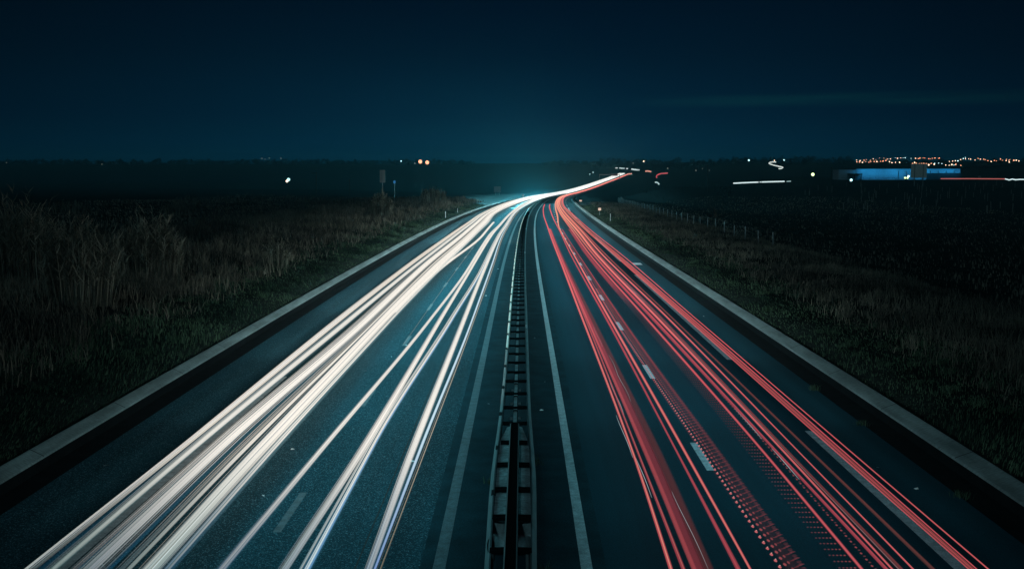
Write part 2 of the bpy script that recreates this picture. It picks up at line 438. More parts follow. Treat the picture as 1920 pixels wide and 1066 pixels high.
def lerp3(a, b, t):
    return np.asarray(a)[None, :]*(1-t[:, None]) + np.asarray(b)[None, :]*t[:, None]
class Trail:
    def __init__(s): s.V = []; s.F = []; s.C = []; s.n = 0
    def strand(s, D, u, h, w, col, alpha):
        """a soft-edged lens-shaped streak; w and alpha per ring, col (n,3)"""
        n = len(D); c = rc(D); e = re_(D)
        w = np.broadcast_to(w, (n,)); alpha = np.broadcast_to(alpha, (n,)); h = np.broadcast_to(h, (n,))
        th = np.maximum(w*.3, .006)
        R = np.zeros((n, 6, 3)); A = np.zeros((n, 6))
        for k, (du, dh, a) in enumerate(((-.5, 0, 0), (-.2, .5, 1), (.2, .5, 1), (.5, 0, 0), (.2, -.5, 1), (-.2, -.5, 1))):
            R[:, k, 0] = c+u+du*w; R[:, k, 1] = D; R[:, k, 2] = e+h+dh*th; A[:, k] = a
        Cc = np.zeros((n, 6, 4)); Cc[:, :, :3] = col[:, None, :]; Cc[:, :, 3] = A*(1-np.sqrt(1-np.clip(alpha, 0, .995)))[:, None]
        i = s.n + np.arange(n-1)[:, None]*6 + np.arange(6)[None, :]
        j = s.n + np.arange(n-1)[:, None]*6 + (np.arange(6)[None, :]+1) % 6
        s.F.append(np.stack([i, j, j+6, i+6], -1).reshape(-1, 4)); s.V.append(R.reshape(-1, 3)); s.C.append(Cc.reshape(-1, 4)); s.n += n*6
    def pulse(s, D, u, h, l, w, col, alpha):
        s.strand(np.array([D-l/2, D, D+l/2]), u, h, np.array([w*.35, w, w*.35]), np.repeat(np.array([col]), 3, 0), np.array([alpha*.5, alpha, alpha*.5]))
    def build(s, label, group, mt, cat='light trail'):
        o = np_mesh('light_trail', np.concatenate(s.V), np.concatenate(s.F), mt, 4)
        a = o.data.attributes.new('glow', 'FLOAT_COLOR', 'POINT')
        a.data.foreach_set('color', np.concatenate(s.C).astype(np.float32).ravel())
        return tag(o, label, cat, group)
def path(pts, D):
    p = np.array(pts); d = p[:, 0]
    x = np.log(d); X = np.log(np.clip(D, d[0], d[-1]))
    return pchip(x, p[:, 1], X), np.interp(X, x, p[:, 2])
def pchip(x, y, X):
    h = np.diff(x); dl = np.diff(y)/h; m = np.zeros_like(y)
    for i in range(1, len(y)-1):
        if dl[i-1]*dl[i] > 0:
            w1 = 2*h[i]+h[i-1]; w2 = h[i]+2*h[i-1]; m[i] = (w1+w2)/(w1/dl[i-1]+w2/dl[i])
    m[0], m[-1] = dl[0], 0
    i = np.clip(np.searchsorted(x, X)-1, 0, len(x)-2); t = (X-x[i])/h[i]
    return (2*t**3-3*t**2+1)*y[i]+(t**3-2*t**2+t)*h[i]*m[i]+(-2*t**3+3*t**2)*y[i+1]+(t**3-t**2)*h[i]*m[i+1]

CREAM = (0.98, 0.92, 0.83); WHITE = (0.93, 0.93, 0.90); BLUE = (0.25, 0.48, 0.80); TEAL = (0.03, 0.20, 0.36); LILAC = (0.42, 0.43, 0.50); SAGE = (0.42, 0.52, 0.48)
SAND = (0.52, 0.43, 0.33); STEEL = (0.20, 0.36, 0.40)
WG = 'white headlight trails above the left carriageway'
RG = 'red tail light trails above the right carriageway'
def rings(a, b):
    return np.unique(np.concatenate([[a, b], DS[(DS > a) & (DS < b)], np.arange(a, min(b, 60), 2.0)]))
def white_trail(pts, label, strands, end=1740, near=.44, start=9, h=.70, tail_u=None):
    """strands: (position across -.5...5, width fraction, near colour, far colour, alpha near, alpha far)"""
    T = Trail(); pts = list(pts)
    if end > 400:
        pts += [(420, (tail_u if tail_u is not None else pts[-1][1]+.3), .7), (1800, (tail_u if tail_u is not None else pts[-1][1]+.3), 2.0)]
    D = rings(start, end)
    u, w = path(pts, D)
    ft = sm(16, 31, D)
    for (pos, wf, c1, c2, a1, a2) in strands:
        col = lerp3(np.array(c1)*near*np.array([.74, .95, 1.03]), c2, ft)
        T.strand(D, u+pos*w*1.05, h+(.07 if wf < .2 else .02*abs(pos)), np.maximum(wf*w*(.92 if wf > .3 else 1), .013)*(1+.2*ft+.2*sm(70, 140, D)+1.3*sm(190, 320, D)), col*(1+.9*sm(230, 500, D))[:, None], (a1*(1-ft)+a2*ft)*(1-(.72*sm(42, 80, D) if wf < .2 else 0)))
    return T.build(label, WG, M['trail_white'])
def fine(n, c1s, a1=.5, a2=.7, wf=(.05, .16), seed=0, c2=CREAM):
    r = np.random.default_rng(seed); n = n*2; c1s = list(c1s)+[(.05, .16, .2), (.02, .06, .08)]
    return [(r.uniform(-.5, .5), r.uniform(wf[0]*.6, wf[1]*.8), c1s[r.integers(len(c1s))], (.22, .30, .33) if r.random() < .26 else (c2 if r.random() > .2 else WHITE), a1*r.uniform(.6, 1.3), min(a2*r.uniform(.6, 1.1), .95)) for _ in range(n)]

W1=[(19.3,-8.4,.12),(28.4,-8.36,.12),(52.8,-8.41,.32),(83.4,-8.32,.42),(129.1,-8.08,.47),(158.9,-8.05,.44),(209.5,-8.35,.48)]
W1b=[(19.3,-8.24,.18),(28.4,-8.24,.11),(52.8,-8.18,.15),(83.4,-8.04,.15),(129.1,-7.79,.12),(209,-8.0,.12)]
W2=[(19.3,-8.04,.15),(28.4,-8.09,.17),(52.8,-7.94,.29),(83.4,-7.77,.31),(129.1,-7.55,.35),(158.9,-7.57,.36),(209.5,-8.0,.38)]
W3=[(19.3,-7.62,.14),(28.4,-7.64,.15),(52.8,-7.4,.2),(83.4,-7.44,.19),(129.1,-7.14,.24),(158.9,-7.21,.22),(209.5,-7.7,.25)]
W4=[(19.3,-7.39,.24),(28.4,-7.44,.25),(52.8,-7.13,.34),(83.4,-7.11,.46),(129.1,-6.78,.47),(158.9,-6.85,.51),(209.5,-7.3,.48)]
W4b=[(19.3,-7.13,.19),(28.4,-7.2,.24),(52.8,-6.89,.15),(83.4,-6.81,.15),(129.1,-6.49,.12),(158.9,-6.55,.1),(209,-6.9,.2)]
W5=[(19.3,-6.79,.2),(28.4,-6.86,.23),(52.8,-6.73,.17),(83.4,-6.68,.19),(129.1,-6.31,.24),(158.9,-6.41,.22),(209.5,-6.9,.25)]
W6=[(19.4,-6.35,.31),(28.4,-6.42,.35),(52.8,-6.38,.44),(83.4,-6.18,.68),(129.1,-5.81,.65),(158.9,-5.86,.73),(209.5,-6.4,.67)]
W7=[(19.4,-6.08,.21),(28.4,-6.12,.24),(52.8,-6.02,.22),(83.4,-5.75,.27),(129.1,-5.39,.3),(158.9,-5.36,.44),(209.5,-6.0,.38)]
W8=[(19.4,-5.16,.16),(28.5,-4.9,.13),(52.8,-4.24,.14),(83.5,-3.82,.2),(129.1,-3.8,.3),(159,-3.5,.22),(209.5,-3.43,.22)]
W9=[(19.4,-4.08,.16),(28.5,-3.9,.16),(52.9,-3.77,.17),(83.5,-3.62,.18),(129.1,-3.59,.24),(159,-3.36,.22),(209.6,-3.24,.22)]
W11=[(19.4,-3.72,.16),(28.5,-3.73,.13),(52.9,-3.28,.17),(83.5,-2.86,.2),(129.1,-2.82,.24),(159,-2.7,.22),(209.6,-2.85,.22)]
W12=[(19.4,-2.62,.11),(28.5,-2.68,.16),(52.9,-2.67,.18),(83.5,-2.67,.23),(129.1,-2.7,.24),(159,-2.55,.22),(209.6,-2.71,.29)]
W13=[(19.4,-2.53,.06),(28.5,-2.5,.09),(52.9,-2.3,.1),(83.5,-2.25,.13),(129.1,-2.41,.12),(159,-2.34,.1),(209,-2.5,.1)]
W14=[(19.4,-2.44,.025),(28.5,-2.37,.02),(52.9,-2.21,.03),(83.5,-2.11,.04),(129.1,-2.26,.06),(159,-2.19,.07)]
W8p=[(52,-6.2,.2),(68,-6.1,.28),(83.4,-5.75,.3),(129.1,-4.55,.27),(164.8,-4.6,.28)]
base = lambda c1, a1, c2=CREAM, a2=.93: [(0, 1.0, c1, c2, a1, a2)]
white_trail(W1, 'thin pale sheaf of headlight lines, outermost on the left, nearest the left kerb', base(STEEL, .16, (.92, .84, .72), .85) + fine(5, [WHITE, CREAM], .9, .9, (.09, .2), 1))
white_trail(W1b, 'faint blue headlight haze streak just inside the outermost pale trail', [(0, 1.2, TEAL, (.05,.16,.22), .22, .25)] + fine(2, [BLUE, STEEL], .4, .6, (.1, .2), 2), end=170)
white_trail(W2, 'single soft sage-white headlight trail, second from the left kerb with dark gaps on both sides', [(0, 1.7, (.06, .2, .2), STEEL, .35, .3), (0, .95, SAGE, CREAM, .7, .92), (-.03, .35, (.75, .82, .74), CREAM, .7, .95)] + fine(2, [SAGE], .4, .6, (.05, .1), 3))
white_trail(W3, 'group of hair-thin white lines on the left flank of the wide lilac headlight trail', [(0, .9, TEAL, (.10,.22,.28), .25, .25)] + fine(4, [WHITE, STEEL], .8, .9, (.06, .13), 4))
white_trail(W4, 'wide lilac-grey headlight trail in the middle of the outer left lane', [(0, 1.1, STEEL, CREAM, .4, .5), (.05, .7, LILAC, CREAM, .85, .97), (-.3, .5, STEEL, CREAM, .6, .93)] + fine(6, [LILAC, WHITE, STEEL], .6, .7, (.04, .12), 5))
white_trail(W4b, 'comb of fine grey and blue lines right of the wide lilac trail', [(.3, .6, TEAL, (.05,.16,.22), .4, .3)] + fine(4, [STEEL, LILAC, WHITE], .7, .85, (.05, .14), 6), end=260)
white_trail(W5, 'narrow pale green-white headlight trail isolated between dark gaps', [(.25, .55, SAGE, CREAM, .75, .94), (-.3, .5, STEEL, SAND, .3, .4)] + fine(4, [SAGE, CREAM, STEEL], .5, .6, (.05, .12), 7))
white_trail(W6, 'broadest cream headlight trail of the outer left lane, bright and nearly solid', [(0, 1.05, SAGE, CREAM, .5, .6), (-.1, .75, (.70, .73, .67), CREAM, .9, .97), (.25, .5, SAGE, CREAM, .7, .95)] + fine(7, [CREAM, WHITE, SAND], .8, .6, (.03, .09), 8), near=.62)
white_trail(W7, 'blue-grey striped headlight trail on the right edge of the broadest cream one', [(.1, 1.15, TEAL, STEEL, .5, .4), (-.1, .5, STEEL, CREAM, .45, .9)] + fine(6, [STEEL, BLUE, SAND, LILAC], .7, .8, (.05, .14), 9))
white_trail(W8, 'pinkish headlight trail crossing the lane dashes alone on bare asphalt', [(0, 1.5, TEAL, STEEL, .35, .25), (0, 1.0, LILAC, CREAM, .7, .92), (-.1, .35, SAND, CREAM, .6, .95)] + fine(3, [WHITE, SAND], .5, .6, (.05, .1), 10), near=.66)
white_trail(W9, 'grey-pink headlight trail forming the left arm of the narrow V in the inner lane', [(0, 1.15, STEEL, CREAM, .55, .7), (.1, .8, LILAC, CREAM, .75, .92)] + fine(5, [WHITE, SAND, LILAC], .5, .6, (.04, .1), 11), near=.68)
white_trail(W11, 'brilliant white headlight trail forming the right arm of the narrow V in the inner lane', [(.1, 1.5, TEAL, STEEL, .4, .3), (.12, .55, WHITE, CREAM, .92, .97), (.42, .35, BLUE, BLUE, .55, .75), (-.4, .2, SAND, CREAM, .6, .9)] + fine(3, [WHITE, STEEL], .6, .7, (.05, .1), 12), near=.85)
white_trail(W12, 'broad pinkish-white headlight trail nearest the lavender one in the inner lane', [(0, 1.7, TEAL, STEEL, .35, .25), (0, 1.05, LILAC, CREAM, .8, .95), (.1, .5, (.75, .6, .52), CREAM, .7, .96)] + fine(5, [SAND, WHITE, LILAC], .5, .6, (.05, .1), 13), near=.75)
white_trail(W13, 'lavender-blue headlight trail close beside the broad pinkish-white one', [(0, .9, (.22, .32, .66), (.55, .78, .92), .85, .9), (0, .35, (.4, .5, .8), WHITE, .5, .9)], end=230, near=.8)
white_trail(W14, 'hair-thin orange line running innermost beside the lavender trail', [(0, .7, (.62, .42, .24), (.8, .66, .5), .75, .7), (.9, .5, (.6, .45, .3), SAND, .4, .5), (-1.5, .5, (.4, .3, .2), SAND, .3, .5)], end=230)
white_trail(W8p, 'short headlight trail with a rounded far tip on bare asphalt', [(0, 1.0, CREAM, CREAM, .96, .96), (0, .5, WHITE, CREAM, .95, .95)], end=166, start=56)
white_trail([(40, -4.55, .02), (60, -4.5, .03), (80, -4.45, .04), (115, -4.42, .05)], 'very thin rusty brown line left of the pinkish trail, beside the lane dashes', [(0, 1, SAND, SAND, .3, .35)], end=115, start=44, h=.9)

CORAL = (0.80, 0.135, 0.155); ROSE = (0.50, 0.075, 0.10); BRICK = (0.22, 0.055, 0.055); ORANGE = (1.0, 0.36, 0.24); PEACH = (1.0, 0.55, 0.34)
def red_trail(pts, label, strands, end=1740, start=9, h=.85, tail_u=None, near=.8):
    T = Trail(); pts = list(pts)
    if end > 400:
        tu = tail_u if tail_u is not None else pts[-1][1]+.2
        pts += [(420, tu, .4), (1800, tu, 1.2)]
    D = rings(start, end); u, w = path(pts, D); ft = sm(20, 70, D); fo = sm(60, 190, D)
    for (pos, wf, c, c2, a1, a2) in strands:
        col = lerp3(np.array(c)*near, c, ft)*(1-fo[:, None]) + np.asarray(c2)[None, :]*fo[:, None]
        T.strand(D, u+pos*w*1.05, h+.02*abs(pos), np.maximum(wf*w*.8, .013)*(1+.1*sm(90, 150, D)), col*(1+.7*sm(260, 700, D))[:, None], a1*(1-ft)+a2*ft)
    return T
def red(pts, label, strands, **k):
    return red_trail(pts, label, strands, **k).build(label, RG, M['trail_red'])
R1=[(19,2.49,.08),(27.9,2.62,.07),(51.7,2.71,.11),(92.4,2.84,.17),(139.1,2.86,.19),(204.2,2.6,.19),(276.7,2.45,.3)]
R2=[(19,2.7,.08),(27.9,2.74,.06),(51.7,2.84,.08),(92.4,2.96,.09),(139.1,3.02,.13)]
R3=[(19,3.0,.33),(27.9,3.06,.39),(51.7,3.04,.33),(92.4,3.07,.21),(139.1,3.11,.19)]
R4=[(19,3.62,.1),(27.9,3.67,.06),(51.7,3.79,.12),(92.4,3.88,.13),(139.1,4.1,.13),(204.2,4.0,.24),(276.7,3.73,.3)]
R5=[(19,3.82,.05),(27.9,3.86,.08),(51.7,3.94,.12),(92.4,4.13,.13),(139.1,4.22,.13),(204.2,4.95,.3),(276.8,5.06,.25)]
R6=[(19,4.5,.45),(27.9,4.43,.42),(51.7,4.29,.42),(92.4,4.4,.25),(139.1,4.42,.22)]
R7=[(19,5.69,.07),(27.9,5.72,.08),(51.8,5.62,.14),(92.4,5.44,.15),(139.1,5.59,.19),(204.2,5.5,.22),(276.8,5.31,.25)]
R8=[(19,6.1,.08),(27.9,6.03,.08),(51.8,5.9,.19),(92.4,5.72,.17),(139.1,5.85,.19),(204.2,5.68,.19),(276.8,5.5,.3)]
R9=[(19,6.2,.04),(27.9,6.21,.06),(51.8,6.14,.14),(92.4,5.98,.21),(139.1,6.2,.25),(204.2,5.96,.22),(276.8,5.81,.25)]
R10=[(19,6.34,.12),(27.9,6.3,.1),(51.8,6.31,.14),(92.4,6.16,.13),(139.1,6.39,.13),(204.2,6.15,.19),(276.8,5.94,.25)]
R11=[(19,6.55,.04),(27.9,6.56,.04),(51.8,6.6,.1),(92.4,6.44,.15),(139.1,6.61,.17),(204.2,6.43,.19),(276.8,6.19,.25)]
R12=[(19,6.88,.11),(27.9,6.85,.1),(51.8,6.8,.12),(92.4,6.71,.19),(139.1,6.8,.19),(204.2,6.62,.19),(276.8,6.32,.25)]
R13=[(19.1,7.54,.16),(27.9,7.53,.23),(51.8,7.54,.31),(92.4,7.54,.42),(139.1,7.34,.38),(204.3,7.18,.5),(276.8,6.76,.38)]
R14=[(19.1,7.81,.035),(27.9,7.8,.04),(51.8,7.84,.05),(92.5,8.01,.08),(139.1,7.79,.13),(204.3,7.6,.19),(276.8,7.08,.25)]
red(R1, 'bright coral tail light trail nearest the central guard rail, with a rounded far tip', [(0, 1.3, CORAL, CORAL, .75, .92), (.05, .35, PEACH, CORAL, .9, .8)], end=292)
red(R2, 'thin dull red trail just right of the coral one nearest the guard rail', [(0, 1.3, ROSE, CORAL, .7, .8), (.1, .25, PEACH, PEACH, .4, .5)], end=142)
red(R3, 'broad smooth dark red band fading to brown on its right side', [(-.36, .4, CORAL, CORAL, .5, .88), (-.1, .8, ROSE, CORAL, .42, .8), (.35, .75, BRICK, ROSE, .45, .5), (.1, .08, (.03, .01, .012), BRICK, .5, .4)], end=140, near=.65)
red(R4, 'dull red trail between the dark band and the orange-red trail, ending in a tip ahead', [(0, 1.3, ROSE, CORAL, .75, .9), (0, .3, CORAL, CORAL, .5, .7)], end=292)
red(R5, 'thin bright orange-red trail close on the left of the lane dashes', [(0, 1.4, CORAL, ORANGE, .8, .9), (-.05, .4, PEACH, PEACH, .8, .85)])
red(R7, 'solid coral trail flanked by short dashes in the middle of the outer right lane', [(0, 1.5, ROSE, CORAL, .6, .7), (0, .9, CORAL, ORANGE, .9, .93), (0, .3, PEACH, PEACH, .3, .7)])
red(R8, 'dull brick-red trail right of the dash-flanked coral one', [(0, 1.4, ROSE, ORANGE, .75, .85), (.2, .4, CORAL, PEACH, .6, .85)] )
red(R9, 'narrow bright coral trail tucked beside the dull brick-red one', [(0, 1.5, CORAL, ORANGE, .85, .93), (0, .4, PEACH, PEACH, .5, .9)])
red(R10, 'dim brownish-grey streak right of the narrow bright coral trail', [(0, 1.2, BRICK, CORAL, .65, .75), (-.3, .2, (.5, .4, .42), CORAL, .5, .6), (.2, .4, ROSE, ORANGE, .25, .7)])
red(R11, 'thin single red line alone on dark asphalt between two dim brown streaks', [(0, 1.4, CORAL, ORANGE, .85, .9), (.2, .4, PEACH, PEACH, .2, .8)])
red(R12, 'wide dim brown streak left of the white shoulder line', [(0, 1.2, (.13, .05, .045), CORAL, .7, .85), (.1, .5, ROSE, ORANGE, .2, .8)])
red(R13, 'bundle of three close red lines along the white shoulder line', [(-.4, .26, CORAL, ORANGE, .75, .9), (0, .2, CORAL, CORAL, .7, .9), (.4, .26, CORAL, ORANGE, .8, .9), (0, 1.25, ROSE, ROSE, .25, .45), (.15, .08, ORANGE, PEACH, .4, .8), (-.2, .08, ORANGE, PEACH, .3, .8)])
red(R14, 'thin outermost red line on the right, out on the dark shoulder', [(0, 1.5, CORAL, CORAL, .8, .9), (0, .4, ORANGE, ORANGE, .4, .6)])
# flickering LED lamps: a row of separate pulses
T = red_trail(R6, '', [(.1, .9, BRICK, ROSE, .10, .45), (-.45, .12, CORAL, CORAL, .0, .85), (.42, .3, ROSE, CORAL, .0, .8)], end=140, near=.7)
D = 14.0
while D < 66:
    u, w = path(R6, np.array([D])); u = float(u[0]); w = float(w[0]); f = float(sm(22, 50, D))
    T.pulse(D, u-.36*w, .85, .14, .075, (.75, .18, .19), .85)
    T.pulse(D+.05, u-.33*w, .86, .05, .035, (1, .55, .5), .8)
    T.pulse(D+.10, u-.12*w, .86, .16, .075, (.42, .09, .10), .8)
    T.pulse(D+.17, u+.05*w, .87, .16, .06, (.30, .07, .08), .75)
    for k in range(3):
        uu = u + (.16+.14*k)*w
        T.strand(np.array([D-.02+.07*k, D+.02+.07*k]), np.array([uu, uu+.09])-.0, .85, .03, np.array([[.30, .06, .07]]*2), .65)
    for k in range(2):
        T.pulse(D+.12*k, u+.42*w, .9, .03, .12, (.2, .05, .06), .5)
    D += .32
T.build('broad trail of flickering red dots beside the lane dashes', RG, M['trail_red'])
T = Trail(); D = 14.0
while D < 70:
    u, w = path(R7, np.array([D])); u = float(u[0]); k0 = .75 if D < 45 else .6
    for k in range(5):
        T.pulse(D, u-.09-.065*k, .84, .06, .058, (.40-.03*k, .08, .09), k0*(.9-.09*k))
    if D < 34:
        T.pulse(D+.1, u+.13, .95, .09, .06, (.42, .09, .10), .7); T.pulse(D+.1, u+.19, .9, .05, .07, (.22, .06, .07), .6)
    D += .32
D = rings(55, 140); u, w = path(R7, D)
T.strand(D, u-.23, .84, .34, np.repeat([ROSE], len(D), 0), .62*sm(55, 75, D))
T.build('row of short red dashes left of the solid coral trail', RG, M['trail_red'])
# pale wriggling glints from number plates and chrome
def thread(d0, d1, uu, amp, fr, w, label, grp):
    T = Trail(); D = np.linspace(d0, d1, 24); u = uu + amp*np.sin((D-d0)*fr)
    T.strand(D, u, .5, w, np.repeat([(.55, .70, .75)], 24, 0), .7*np.sin(np.linspace(.1, 3.0, 24))**.5)
    T.build(label, grp, M['trail_red'])
for a in ((33, 40, 2.92, .02), (28, 33, 2.70, .012), (24.5, 28, 2.78, .012), (35, 44, 3.30, .02), (20, 25, 3.28, .012), (46, 52, 3.2, .012)):
    thread(*a, 1.1, .016, 'pale wriggling silver thread beside the broad dark red band', 'silver threads beside the dark red band')
for a in ((52, 74, 6.45, .015), (62, 84, 6.55, .015), (30, 34, 6.27, .01), (26, 29, 6.3, .01), (100, 122, 6.3, .015)):
    thread(*a, .8, .022, 'pale silver thread among the coral trails of the outer right lane', 'silver threads in the outer right lane')

# unseen area lamps added over the lanes to stand in for passing headlights
def wash(u, d0, d1, power, width=.5, col=(0.22, .86, 1.0)):
    dm = (d0+d1)/2
    l = bpy.data.lights.new('headlight_fill', 'AREA'); l.shape = 'RECTANGLE'; l.size = width; l.size_y = d1-d0
    l.energy = power; l.color = col
    o = bpy.data.objects.new('headlight_fill', l); COL.objects.link(o)
    x0, x1 = float(rc(d0)), float(rc(d1)); z0, z1 = float(re_(d0)), float(re_(d1))
    o.location = ((x0+x1)/2+u, dm, (z0+z1)/2+.62)
    o.rotation_euler = (math.atan2(z1-z0, d1-d0), 0, -math.atan2(x1-x0, d1-d0))
    return o
for (d0, d1, k) in ((12, 24, .22), (24, 34, .36), (34, 46, .56), (46, 62, .8), (62, 90, 1.0), (90, 125, 1.1), (125, 190, 1.3), (190, 270, 1.3), (270, 360, 1.2)):
    L = d1-d0
    for uu, pw, ww in ((-4.2, 38.0, 5.4), (4.6, 27.0, 6.0)):
        o = wash(uu, d0, d1, pw*L*k, ww); o.location.z += .8
    # added side lamps, unseen, for beam spill over kerb and verge
    for sgn, uu, pw in ((-1, -9.6, 15.0), (1, 8.6, 11.0)):
        o = wash(uu, d0, d1, pw*L*k**2.2, .3, (.66, .92, .95)); o.location.z += .5
        o.rotation_euler = (o.rotation_euler[0], math.radians(-82*sgn), o.rotation_euler[2])
    # added unseen strip standing in for oncoming beams along the guard rail
    if d0 < 34: continue
    o = wash(-1.85, d0, d1, 5.0*L*k**2, .15, (1.0, .84, .68)); o.data.spread = math.radians(110)
    o.rotation_euler = (o.rotation_euler[0], math.radians(-95), o.rotation_euler[2])

# ------------------------------------------------------------------ central guard rail
GL, GR, GC = -.56, .15, -.205
rail = empty('guard_rail', (0, 0, 0))
tag(rail, 'double-sided steel guard rail with ladder-like cross bars running down the middle of the motorway', 'guard rail')
GD = np.unique(np.concatenate([np.arange(12, 60, 2.), DS[(DS >= 60) & (DS < 800)]]))
def bulge(D): return .07*np.exp(-((D-25.5)/5.0)**2)
def beam(sgn, u):
    mb = MB(); prof = [(0, .44), (.085, .50), (.085, .545), (.0, .59), (.085, .625), (.075, .68), (0, .745), (-.03, .745), (-.03, .44)]
    D = GD; c = rc(D); e = re_(D); n = len(prof)
    for i in range(len(D)):
        for (pu, ph) in prof: mb.v.append((c[i]+u+sgn*(pu+bulge(D[i])), D[i], e[i]+ph))
    for i in range(len(D)-1):
        for k in range(n):
            j = (k+1) % n; mb.f.append((i*n+k, i*n+j, (i+1)*n+j, (i+1)*n+k))
    return mb
GALL = GD; GD = GALL[GALL <= 44]; beam(-1, GL).build('rail_beam', M['dim_steel'], rail)
GD = GALL[GALL >= 44]; bl = beam(-1, GL).build('rail_beam', M['headlit_steel'], rail)
GD = GALL
br = beam(1, GR).build('rail_beam', M['dim_steel'], rail)
def at(o, D):
    o.location = (float(rc(D)), D, float(re_(D)))
# splice plates: one every 4 m on the left beam
mb = MB(); mb.box((GL-.055, 0, .745), (.075, .34, .03))
b0 = mb.build('splice_plate', M['dark_steel'], rail); at(b0, 24)
for k in range(1, 40):
    b = b0.copy(); COL.objects.link(b); b.parent = rail; at(b, 24+4*k)
# posts with cross bar, every 2 m
def bar_mb(kind):
    mb = MB()
    if kind == 'flat':
        mb.box(((GL+GR)/2, 0, .70), (GR-GL-.08, .08, .07)); mb.box((GC, -.0, .67), (.13, .15, .10))
    else:
        for s, x in ((-1, GL+.02), (1, GR-.02)):
            b = len(mb.v)
            for z in (.722, .785):
                for (px, py) in ((GC+s*.07, -.13), (x, -.10), (x, -.06), (GC+s*.19, -.045), (GC+s*.19, .045), (x, .06), (x, .10), (GC+s*.07, .13)):
                    mb.v.append((px, py, z))
            mb.f.append(tuple(range(b, b+8))); mb.f.append(tuple(range(b+8, b+16)))
            for k in range(8): mb.f.append((b+k, b+(k+1) % 8, b+8+(k+1) % 8, b+8+k))
        mb.box((GC, 0, .752), (.16, .12, .05))
    return mb
pm = MB(); pm.box((GC-.05, 0, .34), (.02, .12, .68)); pm.box((GC+.05, 0, .34), (.02, .12, .68)); pm.box((GC, .05, .34), (.08, .02, .68))
p0 = pm.build('post', M['dark_steel'], rail); at(p0, 39)
c0 = bar_mb('flat').build('cross_bar', M['black_steel'], p0)
y_mesh = None
for k in range(1, 92):
    p = p0.copy(); COL.objects.link(p); p.parent = rail; at(p, 39+2.0*k)
    c = c0.copy(); COL.objects.link(c); c.parent = p
p1 = pm.build('post', M['dark_steel'], rail); at(p1, 37)
c1 = bar_mb('arm').build('cross_bar', M['black_steel'], p1)
for d in (34.9, 32.8, 30.7, 28.5):
    p = p1.copy(); COL.objects.link(p); p.parent = rail; at(p, d)
    c = c1.copy(); COL.objects.link(c); c.parent = p
for d in (26.3, 24.2, 22.2, 20.2):
    p = p1.copy(); COL.objects.link(p); p.parent = rail; at(p, d)
    c = c1.copy(); COL.objects.link(c); c.parent = p; c.scale.x = 1.12; c.location.x = .02
mb = MB(); mb.sweep([(-.05, .60), (.05, .60), (.05, .645), (-.05, .645)], np.unique(np.concatenate([np.arange(30, 60, 2.), DS[(DS >= 60) & (DS < 230)]])), u0=GC)
mb.build('centre_strap', M['strap'], rail)
# small pale foot plates beside the near posts
fp = MB(); fp.box((GC-.115, -.25, .5), (.07, .2, .03)); fp.box((GC+.115, -.25, .5), (.07, .2, .03))
f0 = fp.build('foot_plate', M['strap'], rail); at(f0, 37)
for d in (34.9, 32.8, 30.7):
    f = f0.copy(); COL.objects.link(f); f.parent = rail; at(f, d)
# the stiff bridge-end section: dark centre beam on a pale plinth
mb = MB(); mb.sweep([(-.12, .30), (.12, .30), (.12, .86), (.09, .90), (-.09, .90), (-.12, .86)], np.arange(10, 30.6, 2.), u0=GC)
mb.build('centre_beam', M['black_steel'], rail)
mb = MB(); mb.sweep([(-.12, .875), (-.095, .90), (-.095, .915), (-.12, .895)], np.arange(10, 30.6, 2.), u0=GC); mb.sweep([(.095, .90), (.12, .875), (.12, .895), (.095, .915)], np.arange(10, 30.6, 2.), u0=GC)
mb.build('beam_flange', M['dim_steel'], rail)
mb = MB(); D = np.concatenate([[22.2, 22.6], np.arange(24, 30, 1.0), [30.2, 30.5]])
for s in (-1, 1):
    b = len(mb.v)
    for d in D:
        ww = (.27 if s < 0 else .25) * (float(sm(31.0, 28.2, d)) * .75 + .25)
        for (uu, h) in ((.125, .02), (.125, .715), (.125+ww, .69), (.125+ww, .02)): mb.v.append((float(rc(d))+GC+s*uu, d, float(re_(d))+h))
    n = len(D)
    for i in range(n-1):
        for k in range(3): mb.f.append((b+4*i+k, b+4*i+k+1, b+4*i+k+5, b+4*i+k+4))
    mb.f.append((b, b+1, b+2, b+3)); e = b+4*(n-1); mb.f.append((e, e+1, e+2, e+3))
mb.build('plinth', M['plinth'], rail)
# curled end plates of the plinth section
mb = MB()
for s, x in ((-1, GC-.34), (1, GC+.30)):
    pts = [(x+s*.1*math.cos(a), 20.6+.55*math.sin(a)*1.0, .52) for a in np.linspace(-1.9, 1.9, 9)]
    b = len(mb.v)
    for (px, py, pz) in pts: mb.v += [(px, py, .25), (px, py, .74)]
    for i in range(8): mb.f.append((b+2*i, b+2*i+1, b+2*i+3, b+2*i+2))
mb.build('end_plate', M['steel'], rail)
rm = MB(); rm.box((GR+.02, 0, .80), (.075, .03, .13)); rm.box((GR+.02, 0, .745), (.03, .02, .05))
r0 = rm.build('reflector', M['white_plastic'], rail); at(r0, 50.0)
for d in (97.5, 142, 193, 245, 300):
    r = r0.copy(); COL.objects.link(r); r.parent = rail; at(r, d)

